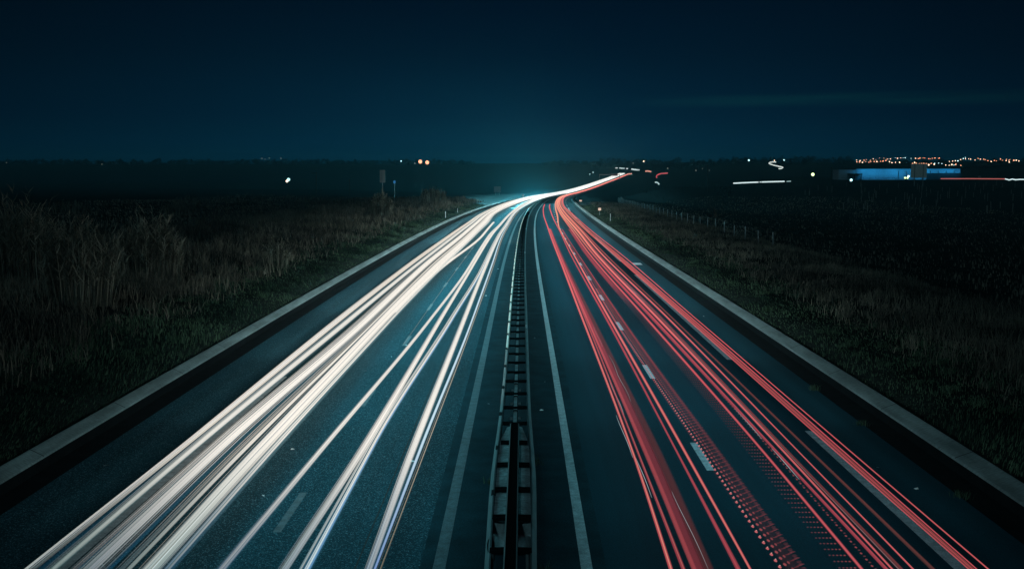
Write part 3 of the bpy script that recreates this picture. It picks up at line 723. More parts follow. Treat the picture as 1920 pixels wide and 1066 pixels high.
# weeds at the foot of the barrier
def blades(name, P, H, Wd, mt, lean=.35, seg=2, tint=None, seed=0):
    r = np.random.default_rng(seed); n = len(P)
    az = r.uniform(0, 2*math.pi, n); ln = r.uniform(.05, lean, n)*H; fa = r.uniform(0, math.pi, n)
    dx, dy = np.cos(az)*ln, np.sin(az)*ln; wx, wy = np.cos(fa)*Wd/2, np.sin(fa)*Wd/2
    V = np.zeros((n, 5, 3))
    V[:, 0] = P + np.stack([-wx, -wy, 0*wx-.03], -1); V[:, 1] = P + np.stack([wx, wy, 0*wx-.03], -1)
    V[:, 2] = P + np.stack([dx*.35+wx*.75, dy*.35+wy*.75, H*.6], -1); V[:, 3] = P + np.stack([dx*.35-wx*.75, dy*.35-wy*.75, H*.6], -1)
    V[:, 4] = P + np.stack([dx, dy, H], -1)
    i = np.arange(n)*5
    Fq = np.stack([i, i+1, i+2, i+3], -1); Ft = np.stack([i+3, i+2, i+4], -1)
    me = bpy.data.meshes.new(name)
    me.vertices.add(n*5); me.vertices.foreach_set('co', V.astype(np.float32).ravel())
    me.loops.add(n*7); me.loops.foreach_set('vertex_index', np.concatenate([Fq.ravel(), Ft.ravel()]).astype(np.int32))
    me.polygons.add(n*2); me.polygons.foreach_set('loop_start', np.concatenate([np.arange(n)*4, n*4+np.arange(n)*3]).astype(np.int32))
    me.update(calc_edges=True); me.materials.append(mt)
    tv = r.uniform(0, 1, n)**1.6 if tint is None else tint
    a = me.attributes.new('tint', 'FLOAT', 'POINT'); a.data.foreach_set('value', np.repeat(tv, 5).astype(np.float32))
    o = bpy.data.objects.new(name, me); COL.objects.link(o)
    return o
def place(D, u):
    return np.stack([rc(D)+u, D, ground_uz(D, u)], -1)

def weed(name, x, y, z, n, hh, sp, label, seed):
    r = np.random.default_rng(seed)
    P = np.stack([r.normal(0, sp, n), r.normal(0, sp, n), np.zeros(n)], -1)
    o = blades(name, P, r.uniform(.4, 1, n)*hh, np.full(n, .012), M['green'], lean=.8, seed=seed)
    o.location = (x, y, z)
    return tag(o, label, 'weed', 'weeds in the road edges')
weed('weed_tuft', .38, 20.8, 0, 70, .42, .11, 'ragged weed tuft at the right foot of the barrier end, nearest the camera', 1)
weed('weed_tuft', .33, 29.3, 0, 40, .28, .1, 'small weed tuft beside the right rail where the pale plinth ends', 2)
weed('weed_tuft', -.75, 27.4, 0, 60, .22, .06, 'low weeds left of the guard rail plinth', 3)
weed('weed_tuft', 10.0, 39.5, 0, 60, .25, .08, 'weed tuft growing at the right gutter, farther of the two', 4)
weed('weed_tuft', 10.05, 34.0, 0, 60, .2, .12, 'flat weed patch at the right gutter, middle one', 5)
weed('weed_tuft', 10.1, 26.4, 0, 60, .2, .12, 'flat weed patch at the right gutter close to the picture edge', 6)

# litter on the asphalt
lm = MB(); lm.v = [(-.07, -.04, .01), (.06, -.05, .012), (.08, .03, .02), (-.02, .06, .05), (-.08, .02, .015)]; lm.f = [(0, 1, 2, 3, 4), (4, 3, 2, 1, 0)]
l0 = lm.build('litter_scrap', M['white_plastic'])
lab = 'small pale scrap of litter lying on the dark asphalt'
tag(l0, lab, 'litter', 'litter scraps on the carriageway')
for i, (u, d) in enumerate([(-5.3, 46.6), (-5.0, 49.7), (-5.9, 43.2), (-4.3, 48.5), (-2.85, 29.5), (-6.0, 26.3), (-5.7, 25.2), (-2.2, 70), (-1.9, 90), (-1.1, 37), (.8, 41), (.6, 36), (9.4, 60), (9.0, 29), (9.3, 27), (-6.2, 30.8), (.55, 52), (-10.6, 29)]):
    o = l0 if i == 0 else l0.copy()
    if i: COL.objects.link(o)
    o.location = (float(rc(d))+u, d, float(re_(d))+.004); o.rotation_euler = (0, 0, i*1.7); s = .35+.65*((i*37) % 10)/10; o.scale = (s, s, s)

# ------------------------------------------------------------------ delineator posts and small signs along the verges
def delineator(u, d, h, label, cap=None):
    o = empty('delineator_post', (float(rc(d))+u, d, float(ground_uz(d, u))))
    tag(o, label, 'marker post', 'marker posts along the verges')
    MB().tube([(0, 0, -.2), (0, 0, h-.12)], .055, 8).build('post', M['white_plastic'], o)
    MB().tube([(0, 0, h-.12), (0, 0, h)], .058, 8).build('cap', M['dark_steel'] if not cap else cap, o)
    return o
delineator(12.7, 177.4, 1.25, 'thin white marker post on the right verge, nearest the fence bend')
delineator(-13.3, 189, 1.2, 'white marker post on the left verge with a bright tip')
delineator(-13.6, 220, .9, 'smaller white marker post farther along the left kerb')
delineator(12.2, 455, 1.9, 'white marker post at the kerb where the road swings right')
def marker_sign(u, d, w, hh, pole, label, shape='square'):
    o = empty('roadside_sign', (float(rc(d))+u, d, float(ground_uz(d, u))))
    tag(o, label, 'road sign')
    MB().tube([(0, 0, -.2), (0, 0, pole)], .045, 8).build('pole', M['galv_post'], o)
    mb = MB()
    if shape == 'square': mb.box((0, -.06, pole-.05), (w, .04, hh))
    else:
        for y in (-.08, -.04): mb.v += [(-w/2, y, pole+hh/2), (w/2, y, pole+hh/2), (.05, y, pole-hh/2), (-.05, y, pole-hh/2)]
        mb.f += [(0, 3, 2, 1), (4, 5, 6, 7)] + [(k, (k+1) % 4, 4+(k+1) % 4, 4+k) for k in range(4)]
    mb.build('plate', M['reflect_glow'] if shape == 'square' else M['white_plastic'], o)
    return o
M['reflect_glow'] = emit('glowing_reflective_sheet', (1.0, .72, .56), .8)  # returned headlight put in as emission; the sheet is no lamp
marker_sign(12.5, 206, .5, .45, 1.15, 'small bright square sign on a short post at the right verge')
marker_sign(12.6, 352, .75, .4, .6, 'low bright white marker sign where the right kerb starts to bend')
marker_sign(-10.6, 505, 1.1, 1.5, 1.6, 'V-shaped white marker beside the glowing bend on the left', 'vee')

# ------------------------------------------------------------------ wire fences
def fence(side, pts, step, ph, label, n_wires=4, mt='galv_post'):
    f = empty('wire_fence', (0, 0, 0)); tag(f, label, 'fence')
    D = []; d = pts[0][0]
    while d < pts[-1][0]: D.append(d); d += step
    D = np.array(D); u = np.interp(D, [p[0] for p in pts], [p[1] for p in pts]); P = place(D, u)
    p0 = None
    for i, q in enumerate(P):
        if p0 is None:
            p0 = MB().tube([(0, 0, -.3), (0, 0, ph)], .05, 6).build('fence_post', M[mt], f); o = p0
        else:
            o = p0.copy(); COL.objects.link(o); o.parent = f
        o.location = q; o.rotation_euler = (random.uniform(-.03, .03), random.uniform(-.03, .03), 0)
    mb = MB()
    for k in range(n_wires):
        h = ph*(.12+.84*k/(n_wires-1))
        mb.tube([(q[0], q[1], q[2]+h) for q in P], .011, 3)
    mb.build('wire', M['timber'], f)
    return f
fence(1, [(113, 24.2), (127, 24), (260, 24), (330, 24.5), (420, 27), (560, 34)], 6.8, 1.45, 'long wire fence of thin grey posts along the right embankment')
fence(-1, [(70, -35), (130, -33.5), (260, -34)], 7.0, 1.5, 'faint wire fence on top of the left embankment behind tall grass', mt='timber')

# ------------------------------------------------------------------ grass
def scatter(n, D0, D1, u0, u1, seed, dens=None, pw=1.0):
    r = np.random.default_rng(seed)
    D = D0*(D1/D0)**(r.random(n)**pw); u = r.uniform(u0, u1, n)
    if dens is not None:
        k = r.random(n) < dens(D, u); D, u = D[k], u[k]
    return D, u, r
def grass(name, n, D0, D1, u0, u1, hh, w, mt, label, seed, dens=None, lean=.7, tpow=1.4, tufts=0, th=1.2):
    D, u, r = scatter(n, D0, D1, u0, u1, seed, dens)
    P = place(D, u); cl = vnoise(D, u, 1.6, seed) * .55 + vnoise(D, u, 6, seed+1) * .55-.08
    Hh = hh*(.35+.65*r.random(len(D)))*(.25+1.5*np.clip(cl, 0, 1)**1.3); Wd = w*(.6+.8*r.random(len(D)))*(1+D/90)
    if tufts:
        Dc = D0*(D1/D0)**r.random(tufts); uc = r.uniform(u0+.8, u1-.8, tufts); k = 46
        Dt = np.repeat(Dc, k)+r.normal(0, .16, tufts*k); ut = np.repeat(uc, k)+r.normal(0, .16, tufts*k)
        ht = np.repeat(r.uniform(.45, 1, tufts), k)*th*r.uniform(.4, 1, tufts*k)
        P = np.concatenate([P, place(Dt, ut)]); Hh = np.concatenate([Hh, ht]); Wd = np.concatenate([Wd, w*.8*(1+Dt/90)])
        D = np.concatenate([D, Dt]); u = np.concatenate([u, ut])
    tint = np.clip(r.random(len(D))**tpow*.7 + .5*(vnoise(D, u, 4.5, seed+3)-.42)*1.6, 0, 1)
    o = blades(name, P, Hh, Wd, mt, lean, tint=tint, seed=seed)
    return tag(o, label, 'grass', kind='stuff')
grass('dry_grass', 62000, 26, 330, -36, -15.2, .95, .022, M['dry'], 'tall dry grass covering the left embankment', 11, tufts=420, th=1.35, dens=lambda D, u: .25+.75*sm(-15.0, -18.5, u))
grass('verge_grass', 36000, 24, 300, -18, -12.5, .20, .02, M['green'], 'short green grass on the verge behind the left kerb', 12, lean=1.3, tufts=160, th=.42)
grass('dry_grass', 52000, 24, 340, 14.2, 27, .62, .02, M['dry'], 'dry grass along the right embankment below the fence', 13, tufts=320, th=.95, dens=lambda D, u: .2+.8*sm(14.5, 18.5, u))
grass('verge_grass', 30000, 22, 300, 11.34, 17.5, .16, .02, M['green'], 'short green grass on the verge behind the right kerb', 14, lean=1.3, tufts=160, th=.38)
grass('field_grass', 16000, 90, 420, -110, -36, .6, .05, M['dry'], 'rough stubble in the dark field beyond the left fence', 15)
grass('field_grass', 16000, 70, 420, 28, 110, .5, .05, M['dry'], 'rough stubble in the dark field beyond the right fence', 16)

# ------------------------------------------------------------------ clumps of cane
def reeds(x, d, rx, hh, n, label, seed):
    r = np.random.default_rng(seed)
    n = int(n*1.5)
    a = r.uniform(0, 2*math.pi, n); q = np.sqrt(r.random(n))*rx
    px, py = np.cos(a)*q, np.sin(a)*q*.6
    root = empty('reed_clump', (x, d, float(ground_xy(x, d))))
    tag(root, label, 'reeds', 'clumps of tall cane beside the left carriageway')
    V = []; Fq = []; tint = []; n = int(n)
    h = hh*(1-.45*(q/rx)**1.5)*r.uniform(.6, 1.05, n)
    for i in range(n):
        lx, ly = px[i]/rx*.18*h[i]+r.normal(0, .05)*h[i], r.normal(0, .06)*h[i]
        def stem(p0, p1, w):
            b = len(V)
            fx = r.uniform(0, math.pi); wx, wy = math.cos(fx)*w, math.sin(fx)*w
            m_ = [(p0[k]+p1[k])/2 for k in range(3)]; m_[0] -= lx*.12
            V.extend([(p0[0]-wx, p0[1]-wy, p0[2]), (p0[0]+wx, p0[1]+wy, p0[2]), (m_[0]+wx, m_[1]+wy, m_[2]), (m_[0]-wx, m_[1]-wy, m_[2]), (p1[0]+wx*.3, p1[1]+wy*.3, p1[2]), (p1[0]-wx*.3, p1[1]-wy*.3, p1[2])])
            Fq.extend([(b, b+1, b+2, b+3), (b+3, b+2, b+4, b+5)])
        b0 = len(V); t0 = r.random()**1.5
        top = (px[i]+lx, py[i]+ly, h[i]); stem((px[i], py[i], -.1), top, .013+.00015*d)
        for k in range(16):
            s = r.uniform(.3, 1.0)**.7; bx, by, bz = px[i]+lx*s, py[i]+ly*s, h[i]*s
            aa = r.uniform(0, 2*math.pi); L = r.uniform(.25, .6)*(hh/4)
            stem((bx, by, bz), (bx+math.cos(aa)*L*.6, by+math.sin(aa)*L*.6, bz+L*r.uniform(-.1, 1.0)), .011+.00015*d)
        tint += [t0]*(len(V)-b0)
    o = np_mesh('stems', np.array(V), np.array(Fq), M['reed'], 4); o.parent = root
    at_ = o.data.attributes.new('tint', 'FLOAT', 'POINT'); at_.data.foreach_set('value', np.array(tint, np.float32))
    return root
reeds(-25.0, 58, 1.6, 4.9, 120, 'giant cane clump cut by the left picture edge', 21)
reeds(-19.9, 52, 1.5, 4.3, 150, 'tall broad cane clump standing nearest the camera among the left grass', 22)
reeds(-20.6, 64, 1.7, 4.1, 170, 'tall broad cane clump second from the left, leaning right', 23)
reeds(-16.4, 77, .9, 2.3, 34, 'slim low cane tuft standing alone in the left grass', 24)
reeds(-20.6, 170, 1.5, 4.0, 110, 'pale narrow cane plume below the grey sign board on the left', 25)
reeds(-19.2, 250, 2.6, 3.8, 120, 'dim rounded cane clump on the dark slope left of the glowing bend', 26)
reeds(-56.0, 190, 2.4, 2.6, 80, 'far cane clump beyond the left fence, right of two', 27)
reeds(-62.0, 215, 2.2, 3.0, 80, 'far cane clump beyond the left fence, left of two', 28)
reeds(-78.0, 200, 3.0, 2.6, 80, 'low far cane clump toward the left picture edge', 29)

# ------------------------------------------------------------------ trees
def bare_tree(x, d, h, label, seed, spread=.25, depth=4, lvl=5):
    r = np.random.default_rng(seed)
    root = empty('bare_tree', (x, d, float(ground_xy(x, d)))); tag(root, label, 'tree')
    mt, mc = MB(), MB()
    def grow(mb, p, dr, L, rad, k):
        q = p+dr*L; mb.tube([p, (p+q)/2+r.normal(0, .02*L, 3), q], [rad, rad*.85, rad*.65], 5, cap=False)
        if k == 0: return
        for _ in range(r.integers(3, lvl)):
            nd = dr+r.normal(0, .45, 3)*np.array([1, 1, .5])*(spread/.25); nd[2] = abs(nd[2])+.35; nd /= np.linalg.norm(nd)
            grow(mc, p+dr*L*r.uniform(.45, 1), nd, L*r.uniform(.5, .75), rad*.55, k-1)
    grow(mt, np.array([0, 0, -.2]), np.array([.02, 0, 1.]), h*.36, h*.018, depth)
    mt.build('trunk', M['bark'], root); mc.build('crown', M['bark'], root)
    return root
bare_tree(24.8, 150, 3.6, 'small bare upright tree beside the right fence', 31, spread=.14)
def leaf_clump(n, rx, ry, rz, size, seed, cz):
    r = np.random.default_rng(seed); k = 7
    cen = r.normal(0, .42, (k, 3)); w = r.integers(0, k, n)
    p = cen[w]+r.normal(0, .3, (n, 3)); L = np.linalg.norm(p, axis=1, keepdims=True); p = p/np.maximum(L, 1.0)
    p = p*np.array([rx, ry, rz])+np.array([0, 0, cz])
    a = r.normal(0, 1, (n, 3)); a /= np.linalg.norm(a, axis=1, keepdims=True); b = np.cross(a, r.normal(0, 1, (n, 3))); b /= np.linalg.norm(b, axis=1, keepdims=True)
    s = size*r.uniform(.5, 1.3, (n, 1))
    V = np.stack([p-a*s-b*s*.5, p+a*s-b*s*.5, p+a*s*.7+b*s*.6, p-a*s*.7+b*s*.6], 1).reshape(-1, 3)
    return V, np.arange(n*4).reshape(-1, 4), np.repeat(r.random(n), 4)
def leafy_tree(x, d, h, w, label, seed, n=350, group=None):
    root = empty('round_tree', (x, d, float(ground_xy(x, d)))); tag(root, label, 'tree', group)
    mb = MB(); mb.tube([(0, 0, -.3), (0, 0, h*.3), (.05*h, 0, h*.6)], [h*.04, h*.03, h*.012], 6)
    for k in range(4):
        a = k*1.6; mb.tube([(0, 0, h*.3), (math.cos(a)*w*.3, math.sin(a)*w*.3, h*.62)], [h*.018, h*.006], 4)
    mb.build('trunk', M['bark'], root)
    V, Fq, tt = leaf_clump(n, w/2, w/2, h*.36, h*.05, seed, h*.6)
    o = np_mesh('crown', V, Fq, M['wood'], 4); o.parent = root
    a = o.data.attributes.new('tint', 'FLOAT', 'POINT'); a.data.foreach_set('value', tt.astype(np.float32))
    return root
x, d, z = at_dist(1360, 380); leafy_tree(x, d, 5.2, 5.5, 'round dim bush left of the white streak on the far side road', 41)
for i, (px, dd, h, w, lb) in enumerate([
    (1508, 1900, 11, 20, 'broad dark tree right of the winding lit road on the skyline'),
    (1540, 1880, 13, 22, 'tallest dark tree on the right skyline left of the town lights'),
    (1565, 1900, 10, 18, 'rounded dark tree closest to the town lights on the skyline'),
    (1195, 2000, 12, 12, 'pointed dark tree on the skyline above the road end'),
    (1310, 1950, 12, 26, 'wide dark tree crown on the skyline left of the tall pole'),
    (635, 2100, 12, 16, 'knobbly dark tree on the left skyline right of the white lamp'),
    (590, 2100, 11, 14, 'small round dark tree on the left skyline above the white lamp'),
    (182, 2100, 12, 14, 'rounded dark tree standing up on the far left skyline'),
    (690, 2100, 12, 24, 'wide dark tree on the skyline left of the orange lamps')]):
    x, d, z = at_dist(px, dd); leafy_tree(x, d, h, w, lb, 50+i, 160, 'dark trees on the skyline')

# far woods along the ridge: one mass
def woods():
    V = []; Fq = []; tt = []; n0 = 0; r = np.random.default_rng(77)
    for px in np.arange(-60, 1990, 5.0):
        if 880 < px < 1020: continue
        dd = r.uniform(2100, 2550) if px < 1100 else r.uniform(1950, 2450)
        if px > 1600 and r.random() < .5: continue
        x, d, z = at_dist(px+r.uniform(-4, 4), dd); h = r.uniform(4, 13)*(1.0 if px < 880 else 1.15 if px < 1600 else .6); w = r.uniform(8, 20)
        if 1020 <= px < 1120: h *= .55
        v, f, t = leaf_clump(46, w/2, w/2, h*.5, 1.7, int(r.integers(1e6)), h*.45)
        V.append(v+np.array([x, d, z])); Fq.append(f+n0); tt.append(t); n0 += len(v)
    o = np_mesh('far_woods', np.concatenate(V), np.concatenate(Fq), M['wood'], 4)
    a = o.data.attributes.new('tint', 'FLOAT', 'POINT'); a.data.foreach_set('value', np.concatenate(tt).astype(np.float32))
    tag(o, 'dark line of far woods along the horizon', 'woods', kind='stuff')
woods()

# ------------------------------------------------------------------ poles, boards and buildings
def utility_pole(px, d, h, label, arm=True, box=False):
    x, d, z = at_dist(px, d); o = empty('utility_pole', (x, d, z)); tag(o, label, 'pole', 'thin dark poles in the fields')
    MB().tube([(0, 0, -.3), (0, 0, h)], [.17, .11], 8).build('shaft', M['timber'], o)
    if arm: MB().box((-.5, 0, h-.35), (1.6, .1, .12)).build('cross_arm', M['timber'], o)
    if box: MB().box((.0, -.25, h*.45), (1.4, .4, 1.0)).build('transformer_box', M['galv_post'], o)
utility_pole(593, 330, 8.5, 'thin dark pole right of the starry white lamp')
utility_pole(655, 360, 6.5, 'short thin pole left of the narrow grey board', arm=False)
utility_pole(1327, 480, 11.0, 'tallest thin pole standing in the dark right field')
utility_pole(1559, 450, 10.5, 'thin pole left of the blue-lit warehouse')
utility_pole(1837, 640, 10.0, 'thin pole with a small box in front of the dark hangar', arm=False, box=True)

def back_board(px, d, w, h, z0, nleg, label, ribs=0):
    x, d, zg = at_dist(px, d); o = empty('sign_board', (x, d, zg), 0); tag(o, label, 'sign board')
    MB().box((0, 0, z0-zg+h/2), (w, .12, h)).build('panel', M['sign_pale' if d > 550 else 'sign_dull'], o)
    for k in range(nleg):
        lx = 0 if nleg == 1 else -w*.27+w*.54*k/(nleg-1)
        MB().tube([(lx, -.14, -.4), (lx, -.14, z0-zg+h)], .09 if w < 5 else .22, 8).build('leg', M['galv_post'], o)
    for k in range(ribs):
        MB().box((0, -.08, z0-zg+h*(k+.5)/ribs), (w, .06, .08)).build('rib', M['galv_post'], o)
back_board(717, 250, 1.15, 2.7, 4.85, 1, 'narrow upright grey board standing above the left slope')
back_board(932.5, 500, 3.0, 2.5, -1.9, 2, 'small pale sign back left of the glowing bend', ribs=2)
back_board(1723, 600, 8.1, 7.2, 3.6, 2, 'large grey sign back on two legs in front of the blue-lit warehouse', ribs=0)
# small blue sign
M['bluesign'] = emit('lit_blue_sign', (.05, .3, .7), .5)
x, d, z = at_dist(739.5, 255); o = empty('service_sign', (x, d, z)); tag(o, 'tiny lit blue square sign on the left slope near the narrow grey board', 'road sign')
MB().tube([(0, 0, -.3), (0, 0, CAM_H-22.5*255/F_PX-z)], .05, 6).build('pole', M['galv_post'], o)
MB().box((0, -.1, CAM_H-22*255/F_PX-z), (.45, .06, .5)).build('plate', M['bluesign'], o)

def warehouse():
    D = 830; s = D/F_PX
    x0 = ray(1573, 319)[0]*D; x1 = ray(1605, 319)[0]*D; x2 = ray(1801, 319)[0]*D
    zt = CAM_H+2.5*s; zg = float(ground_xy((x0+x2)/2, D))-.2
    o = empty('warehouse', ((x0+x2)/2, D, zg)); xc = (x0+x2)/2; h = zt-zg
    tag(o, 'long low warehouse with a blue-lit ribbed metal wall', 'building')
    mb = MB(); n = 180; b = 0
    xs = np.linspace(x1, x2, n*2+1)-xc
    for i, xx in enumerate(xs):
        y = -.09 if (i//2) % 2 else .0
        mb.v += [(xx, y, 0), (xx, y, h)]
    for i in range(len(xs)-1): mb.f.append((2*i, 2*i+2, 2*i+3, 2*i+1))
    mb.build('lit_wall', M['clad'], o)
    MB().box(((x1+x2)/2-xc, 20.2, h/2), (x2-x1, 40, h-.02)).build('hall', M['darkclad'], o)
    MB().box(((x1+x2)/2-xc, 19.6, h+.12), (x2-x1+.8, 40.6, .24)).build('roof', M['roof'], o)
    MB().box(((x0+x1)/2-xc-.06, 8.1, h*.46), (x1-x0-.1, 16, h*.92)).build('office_wing', M['clad'], o)
    MB().box((x1-xc-1.6, -2.8, h*.52), (9, 5.4, .9)).build('canopy', M['roof'], o)
    for dx in (-1.2, 3.4): MB().tube([(x1-xc+dx-1, -4.6, 0), (x1-xc+dx-1, -4.6, h*.46)], .35, 6).build('canopy_pillar', M['roof'], o)
    for k in range(9): MB().box((x2-xc-4.5-5.6*k, -.35, h*.45), (.25, .5, h*.75)).build('downpipe', M['darkclad'], o) if k < 8 else None
    # dark loading bays and low hedge along the foot of the wall
    bx = ray(1738, 319)[0]*D-xc
    MB().box(((bx+x2-xc)/2, -.75, h*.31), (x2-xc-bx+.6, 1.2, h*.62)).build('loading_bay', M['roof'], o)
    # floodlights fixed along the wall
    for k in range(4):
        xx = x1-xc+9+k*(x2-x1-18)/3
        l = bpy.data.lights.new('flood_lamp', 'AREA'); l.shape = 'RECTANGLE'; l.size = 15; l.size_y = .6; l.energy = 520; l.color = (.03, .50, 1.0)
        lo = bpy.data.objects.new('flood_lamp', l); COL.objects.link(lo); lo.parent = o; lo.location = (xx, -5.5, h*.75); lo.rotation_euler = (math.radians(85), 0, 0)
warehouse()
for i, (px, w, h) in enumerate([(1612, 5, 1.6), (1630, 8, 2.0), (1648, 7, 1.7), (1662, 8, 1.9), (1680, 9, 2.2), (1697, 6, 1.5), (1590, 9, 2.6)]):
    x, d, z = at_dist(px, 812); leafy_tree(x, d, h, w, 'low dark bush along the foot of the blue-lit warehouse wall', 300+i, 160, 'bushes along the warehouse wall')
def hangar():
    D = 900; xa = ray(1803, 319)[0]*D; xb = ray(1990, 319)[0]*D; s = D/F_PX
    xc = (xa+xb)/2; zg = float(ground_xy(xc, D))-.3; h = CAM_H+6*s-zg; w = xb-xa
    o = empty('hangar', (xc, D, zg)); tag(o, 'big dark shallow-gabled hangar at the right picture edge', 'building')
    mb = MB()
    for y in (0, 40): mb.v += [(-w/2, y, 0), (w/2, y, 0), (w/2, y, h*.8), (0, y, h*1.15), (-w/2, y, h*.8)]
    mb.f += [(0, 1, 2, 3, 4), (9, 8, 7, 6, 5), (0, 4, 9, 5), (1, 6, 7, 2)]
    mb.build('walls', M['darkclad'], o)
    mb = MB()
    for y in (-.5, 40.5): mb.v += [(-w/2-.5, y, h*.8), (0, y, h*1.16), (w/2+.5, y, h*.8), (w/2+.5, y, h*.8+.3), (0, y, h*1.16+.3), (-w/2-.5, y, h*.8+.3)]
    mb.f += [(0, 1, 4, 5), (1, 2, 3, 4), (6, 11, 10, 7), (7, 10, 9, 8), (5, 4, 10, 11), (4, 3, 9, 10), (0, 6, 7, 1), (1, 7, 8, 2)]
    mb.build('roof', M['roof'], o)
    MB().box((0, -.06, h*.33), (w*.3, .12, h*.66)).build('sliding_door', M['roof'], o)
hangar()

# ------------------------------------------------------------------ vineyard
def vineyard():
    r = np.random.default_rng(99); s0 = None
    pts = [(1630, 372), (1663, 357), (1720, 351), (1728, 352), (1737, 364), (1811, 357), (1862, 353), (1899, 372), (1858, 391), (1684, 347), (1758, 366), (1641, 365), (1590, 378), (1806, 345)]
    for _ in range(74): pts.append((r.uniform(1500, 1950), 343+r.random()**1.4*52))
    for i, (px, py) in enumerate(pts):
        x, d, z = spot(px, py+5, 0)
        if d > 760: continue
        if s0 is None:
            s0 = MB().tube([(0, 0, -.3), (0, 0, 1.75)], .055, 6).build('vine_stake', M['stake']); o = s0
            tag(o, 'weathered upright stake among the bare vines of the dark right field', 'stake', 'vineyard stakes in the right field')
        else:
            o = s0.copy(); COL.objects.link(o)
        z = float(ground_xy(x, d))
        o.location = (x, d, z); o.scale = (1+d/500, 1+d/500, r.uniform(.7, 1.2)*(1+d/1400)); o.rotation_euler = (r.normal(0, .03), r.normal(0, .03), 0)
    D, u, rr = scatter(26000, 140, 700, 45, 330, 101)
    k = np.abs((D/2.6) % 1-.5) < .22 if False else ((D+u*.25) % 3.2) < .9
    D, u = D[k], u[k]; P = place(D, u)
    o = blades('vine_rows', P, 1.3*rr.uniform(.4, 1.0, len(D)), .05*(1+D/260), M['vine'], lean=.6, seed=102)
    tag(o, 'rows of bare vines in the dark right field', 'vines', kind='stuff')
vineyard()

# ------------------------------------------------------------------ lamps
M['lamp_white'] = emit('white_lamp', (.80, 1.0, .95), 4.0)
M['lamp_cool'] = emit('cool_lamp', (.50, 1.0, .96), 1.6)
M['lamp_orange'] = emit('sodium_lamp', (1.0, .44, .24), 2.3)
M['lamp_warm'] = emit('warm_lamp', (1.0, .72, .48), 3.5)
M['lamp_teal'] = emit('teal_lamp', (.5, .95, 1.0), 3.0)
M['lamp_green'] = emit('green_lamp', (.75, 1.0, .45), 2.5)
M['lamp_dim'] = emit('dim_lamp', (.6, .7, .65), .7)
def lamp(px, py, rad, mt, label, group=None, h=7.0, lo=300, hi=2690, name='street_lamp', D=None, arm=True):
    if D is None:
        x, d, z = spot(px, py, h, lo, hi)
    else:
        d = D; r_ = ray(px, py); x = r_[0]*d; z = float(ground_xy(x, d)); h = CAM_H+r_[2]*d-z
    zg = float(ground_xy(x, d)); hh = max(CAM_H+ray(px, py)[2]*d-zg, 1.5)
    o = empty(name, (x, d, zg)); tag(o, label, 'lamp', group)
    mb = MB(); mb.tube([(0, 0.6, -.5), (0, .6, hh+rad*.6)], [.12, .07], 5)
    if arm: mb.tube([(0, .6, hh+rad*.6), (0, 0, hh+rad*1.05)], .06, 4)
    mb.build('pole', M['dark_steel'], o)
    MB().ball((0, 0, hh), rad, 8, 6).build('lamp_head', mt, o)
    return o
def beam_light(x, d, z, col, power, rad=.4):
    l = bpy.data.lights.new('lamp_light', 'POINT'); l.energy = power; l.color = col; l.shadow_soft_size = rad
    o = bpy.data.objects.new('lamp_light', l); COL.objects.link(o); o.location = (x, d, z)
    return o
a = lamp(541, 336.5, .95, M['lamp_cool'], 'brilliant white lamp shining alone in the dark left field', D=700)
lamp(538, 339.5, .7, M['lamp_warm'], 'weaker yellowish lamp just below the brilliant white one', D=690)
lamp(788, 303, 2.4, M['lamp_orange'], 'left orange lamp of the bright pair on the hill crest', 'pair of orange lamps on the hill', D=1500)
lamp(801, 304.5, 2.4, M['lamp_orange'], 'right orange lamp of the bright pair on the hill crest', 'pair of orange lamps on the hill', D=1500)
lamp(1524, 327, 1.05, M['lamp_green'], 'greenish glowing lamp in the dark right of the side road', D=760)
lamp(1697, 333.5, .65, M['lamp_green'], 'left greenish lamp of three in front of the blue warehouse', 'yard lamps by the warehouse', D=800)
lamp(1701.5, 335, .65, M['lamp_green'], 'right greenish lamp of three in front of the blue warehouse', 'yard lamps by the warehouse', D=800)
lamp(1703.5, 330.5, .65, M['lamp_white'], 'upper white lamp of three in front of the blue warehouse', 'yard lamps by the warehouse', D=800)
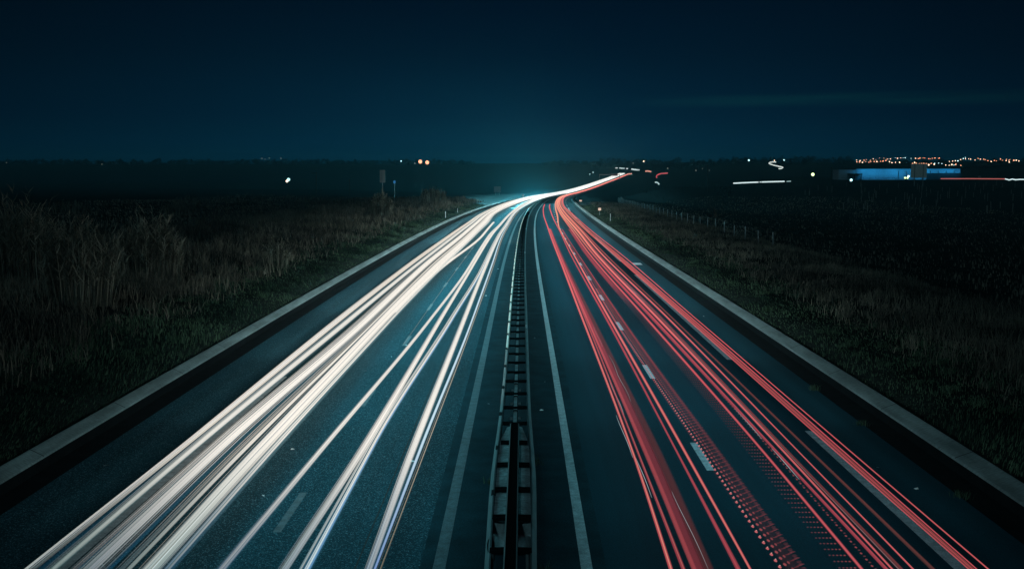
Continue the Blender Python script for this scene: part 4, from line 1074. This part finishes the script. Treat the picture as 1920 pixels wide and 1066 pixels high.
for px, py, rad, mk, lb in [(1207, 302.5, 1.6, 'lamp_warm', 'warm lamp on the skyline above the road end'), (1187, 306, .8, 'lamp_dim', 'faint lamp on the hillside left of the warm skyline lamp'),
    (1252, 315.5, .9, 'lamp_dim', 'single faint white lamp on the dark hillside above the red hook'), (1404, 300.5, 1.8, 'lamp_teal', 'bright teal lamp on the skyline left of the winding lit road'),
    (1470, 300, 1.4, 'lamp_teal', 'round teal lamp on the skyline right of the winding lit road'), (1452, 301, 1.0, 'lamp_warm', 'small lamp on the skyline at the top of the winding lit road'),
    (1305, 319.5, .7, 'lamp_dim', 'left faint lamp of the trio near the tall pole'), (1317, 316.5, .6, 'lamp_dim', 'upper faint lamp of the trio near the tall pole'), (1330, 319.5, .6, 'lamp_dim', 'right faint lamp of the trio near the tall pole'),
    (1106, 326.5, .55, 'lamp_teal', 'lower tiny lamp of two above the far end of the white trails'), (1112, 323, .6, 'lamp_teal', 'upper tiny lamp of two above the far end of the white trails'),
    (12, 305, .6, 'lamp_dim', 'tiny warm lamp low on the far left horizon'), (191, 308, .7, 'lamp_dim', 'tiny teal lamp under the left skyline trees'), (752, 302, 1.3, 'lamp_teal', 'pale lamp on the skyline left of the orange pair'),
    (778, 306.5, .9, 'lamp_dim', 'faint lamp at the foot of the orange pair'), (491, 297, .9, 'lamp_dim', 'leftmost of the tiny lamps on the skyline above the white lamp'), (505, 296.5, 1.0, 'lamp_dim', 'middle of the tiny lamps on the skyline above the white lamp'),
    (527, 297, .9, 'lamp_dim', 'rightmost of the tiny lamps on the skyline above the white lamp'), (497, 298.5, .7, 'lamp_dim', 'lowest of the tiny lamps on the skyline above the white lamp'), (1596, 337.5, .5, 'lamp_teal', 'small white lamp at the foot of the thin pole left of the warehouse')]:
    lamp(px, py, rad*.78, M[mk], lb, 'single lamps scattered on the horizon', h=7 if py > 310 else 9, D=2100 if py < 300 else None)
# the town on the hill at the right
r = np.random.default_rng(5)
town = []
for x0, x1, n, ya, yb, ks in ((1604, 1652, 9, 301.5, 297.5, 'w'), (1604, 1665, 13, 304.5, 302, 'o'), (1655, 1673, 5, 297.5, 298, 'o'), (1676, 1700, 6, 297.5, 296.5, 'c'), (1703, 1718, 3, 296.5, 296, 'm'), (1719, 1736, 5, 296.5, 296.5, 'b'), (1739, 1764, 8, 297.8, 297.2, 'o'),
        (1664, 1690, 5, 304, 305, 'w'), (1709, 1752, 12, 305.5, 308, 'o'), (1750, 1790, 7, 305, 311, 'm'), (1780, 1806, 4, 308.5, 310, 'w'), (1778, 1818, 9, 303, 296, 'm'), (1806, 1822, 3, 296, 298, 'c'), (1827, 1850, 6, 298.5, 299.5, 'o'), (1850, 1872, 5, 302, 301.5, 'o'), (1874, 1913, 9, 298.5, 301, 'w'), (1880, 1915, 5, 301.5, 301, 'w')):
    n = max(2, int(n*.9))
    for k in range(n):
        f = (k+.5)/n; town.append((x0+(x1-x0)*f+r.normal(0, 1.0), ya+(yb-ya)*f+r.normal(0, .9), ks))
tlab = {'lamp_orange': 'orange street lamp among the town lights on the right hillside', 'lamp_warm': 'warm white street lamp among the town lights on the right hillside', 'lamp_teal': 'bluish street lamp among the town lights on the right hillside'}
tgrp = {'lamp_orange': 'orange town lamps', 'lamp_warm': 'warm white town lamps', 'lamp_teal': 'bluish town lamps'}
for px, py, ks in town:
    mk = {'o': ['lamp_orange', 'lamp_warm'], 'w': ['lamp_warm', 'lamp_orange'], 'c': ['lamp_teal', 'lamp_warm'], 'm': ['lamp_warm', 'lamp_teal'], 'b': ['lamp_orange', 'lamp_orange']}[ks][int(r.random() < .3)]
    big = 1.25 if ks == 'b' else 1.0
    lamp(px, py, big*r.uniform(.5, 1.0), M[mk], tlab[mk], tgrp[mk], h=9, D=None, lo=1200)

# far side roads drawn by passing lamps
def far_trail(pts, w, col, label, h=.8, mt='trail_red', D=None, alpha=.9, wob=0):
    P = []
    for (px, py) in pts:
        if D is None: x, d, z = spot(px, py, h, 300, 2690); P.append((x, d, z+h))
        else:
            r_ = ray(px, py); P.append((r_[0]*D, D, CAM_H+r_[2]*D))
    # resample smoothly
    P = np.array(P); mb = MB(); mb.tube(P, w/2, 6)
    o = mb.build('light_trail', M[mt]); n = len(o.data.vertices)
    a = o.data.attributes.new('glow', 'FLOAT_COLOR', 'POINT'); a.data.foreach_set('color', np.tile(np.array([*col, alpha], np.float32), n))
    return tag(o, label, 'light trail', 'light trails on far side roads')
far_trail([(1154, 314.8), (1158, 315)], 2.0, (.6, .8, .8), 'first short white dash of the broken streak above the road end', D=1900)
far_trail([(1161, 315), (1171, 315.8)], 2.0, (.6, .85, .85), 'second white dash of the broken streak above the road end', D=1900)
far_trail([(1174, 316), (1177.5, 316.4)], 2.2, (.6, .85, .85), 'third tiny white dash of the broken streak above the road end', D=1900)
far_trail([(1184, 317), (1199, 319.3)], 2.6, (.8, 1, .97), 'longest white dash of the broken streak above the road end', D=1900)
far_trail([(1210, 321.3), (1215, 320.5), (1221, 322)], 2.0, (.9, .4, .3), 'short crooked red streak right of the white dashes', D=1500)
far_trail([(1176, 326.3), (1181, 326.2), (1185, 325.2)], 1.4, (.9, .45, .35), 'short red streak just beyond the end of the road', D=1500)
far_trail([(1232, 333.5), (1230.5, 331.5), (1231.5, 329), (1235, 326.8), (1240, 325.3), (1252, 324.5)], 1.1, (.7, .12, .14), 'red hook-shaped streak on the dark right hillside', D=1100)
far_trail([(1228, 342), (1230.5, 341.6), (1233.5, 342.6), (1236, 346)], 1.0, (.45, .65, .65), 'small pale arc-shaped streak on the dark right slope', D=800)
far_trail([(1375, 343.6), (1400, 342.3), (1422, 341.4)], .85, (.8, 1, 1), 'long white streak on the far side road, left length', D=720)
far_trail([(1424.5, 341.3), (1427, 341.2)], .7, (.7, .9, .9), 'tiny white streak between the long lengths on the far side road', D=720)
far_trail([(1428, 341.2), (1450, 340.6), (1471, 340)], .85, (.8, 1, 1), 'long white streak on the far side road, right length', D=720)
far_trail([(1475, 340.2), (1483, 339.7)], .5, (.4, .6, .6), 'faint fading tail of the white streak on the far side road', D=720)
far_trail([(1455, 304), (1449, 303.6), (1443.5, 304.4), (1441.5, 305.8), (1444, 307.5), (1451, 309.8), (1459, 311.6), (1466, 313), (1468.5, 314.4), (1466, 315.6), (1460, 316.4)], 1.7, (.85, .98, .92), 'winding S-shaped white streak of a lit road on the far hillside', D=1600)
far_trail([(1764, 335), (1820, 335), (1884, 335.4)], .6, (.45, .12, .11), 'long thin dull red streak on the road before the dark hangar', D=640)
far_trail([(1884, 335.2), (1888, 336.2), (1892, 337.4), (1898, 335.6), (1904, 337), (1912, 336.3), (1926, 336.4), (1960, 336.5)], .7, (.75, .98, 1), 'jagged bright white streak at the right picture edge', D=640)
far_trail([(1086, 351.2), (1080, 352.8), (1100, 350)], .0, (.2, .3, .5), 'x', D=700) if False else None
# sign gantry at the far end of the road
d = 1500; g = empty('sign_gantry', (float(rc(d)), d, float(re_(d)))); tag(g, 'sign gantry spanning the far end of the motorway', 'gantry')
for s in (-13.2, 12.4): MB().tube([(s, 0, -.5), (s, 0, 7.5)], .3, 6).build('column', M['galv_post'], g)
MB().box((-.4, 0, 7.3), (25.6, .5, .7)).build('beam', M['galv_post'], g)
MB().box((6, -.4, 7.2), (8, .25, 3.2)).build('panel', M['sign_back'], g)

# ------------------------------------------------------------------ headlights of the traffic beyond the bend, glowing in the night air
def beams(d, power, aim=-.2, col=(.16, .82, 1.0)):
    l = bpy.data.lights.new('headlight_beam', 'SPOT'); l.energy = power; l.color = col; l.shadow_soft_size = 0
    l.spot_size = math.radians(80); l.spot_blend = 1.0
    o = bpy.data.objects.new('headlight_beam', l); COL.objects.link(o)
    o.location = (float(rc(d))-4.8, d, float(re_(d))+1.6)
    o.rotation_euler = (math.radians(94), 0, math.pi-aim*-1.0)
    return o
for k, d in enumerate(np.concatenate([np.arange(300, 820, 36.), [880, 960, 1060]])):
    beams(float(d), 75000*float(sm(240, 420, d))*(1-.8*float(sm(520, 900, d))))
hm = bpy.data.materials.new('night_air'); hm.use_nodes = True; t = hm.node_tree; t.nodes.clear()
o_ = t.nodes.new('ShaderNodeOutputMaterial'); pv = t.nodes.new('ShaderNodeVolumePrincipled')
pv.inputs['Color'].default_value = (.25, .85, 1.0, 1); pv.inputs['Density'].default_value = .0002
t.links.new(pv.outputs[0], o_.inputs['Volume'])
HZ = MB().box((150, 1450, 15), (4600, 3100, 58))
hz = HZ.build('haze', hm); tag(hz, 'thin teal night haze lit by headlights', 'haze', kind='stuff')
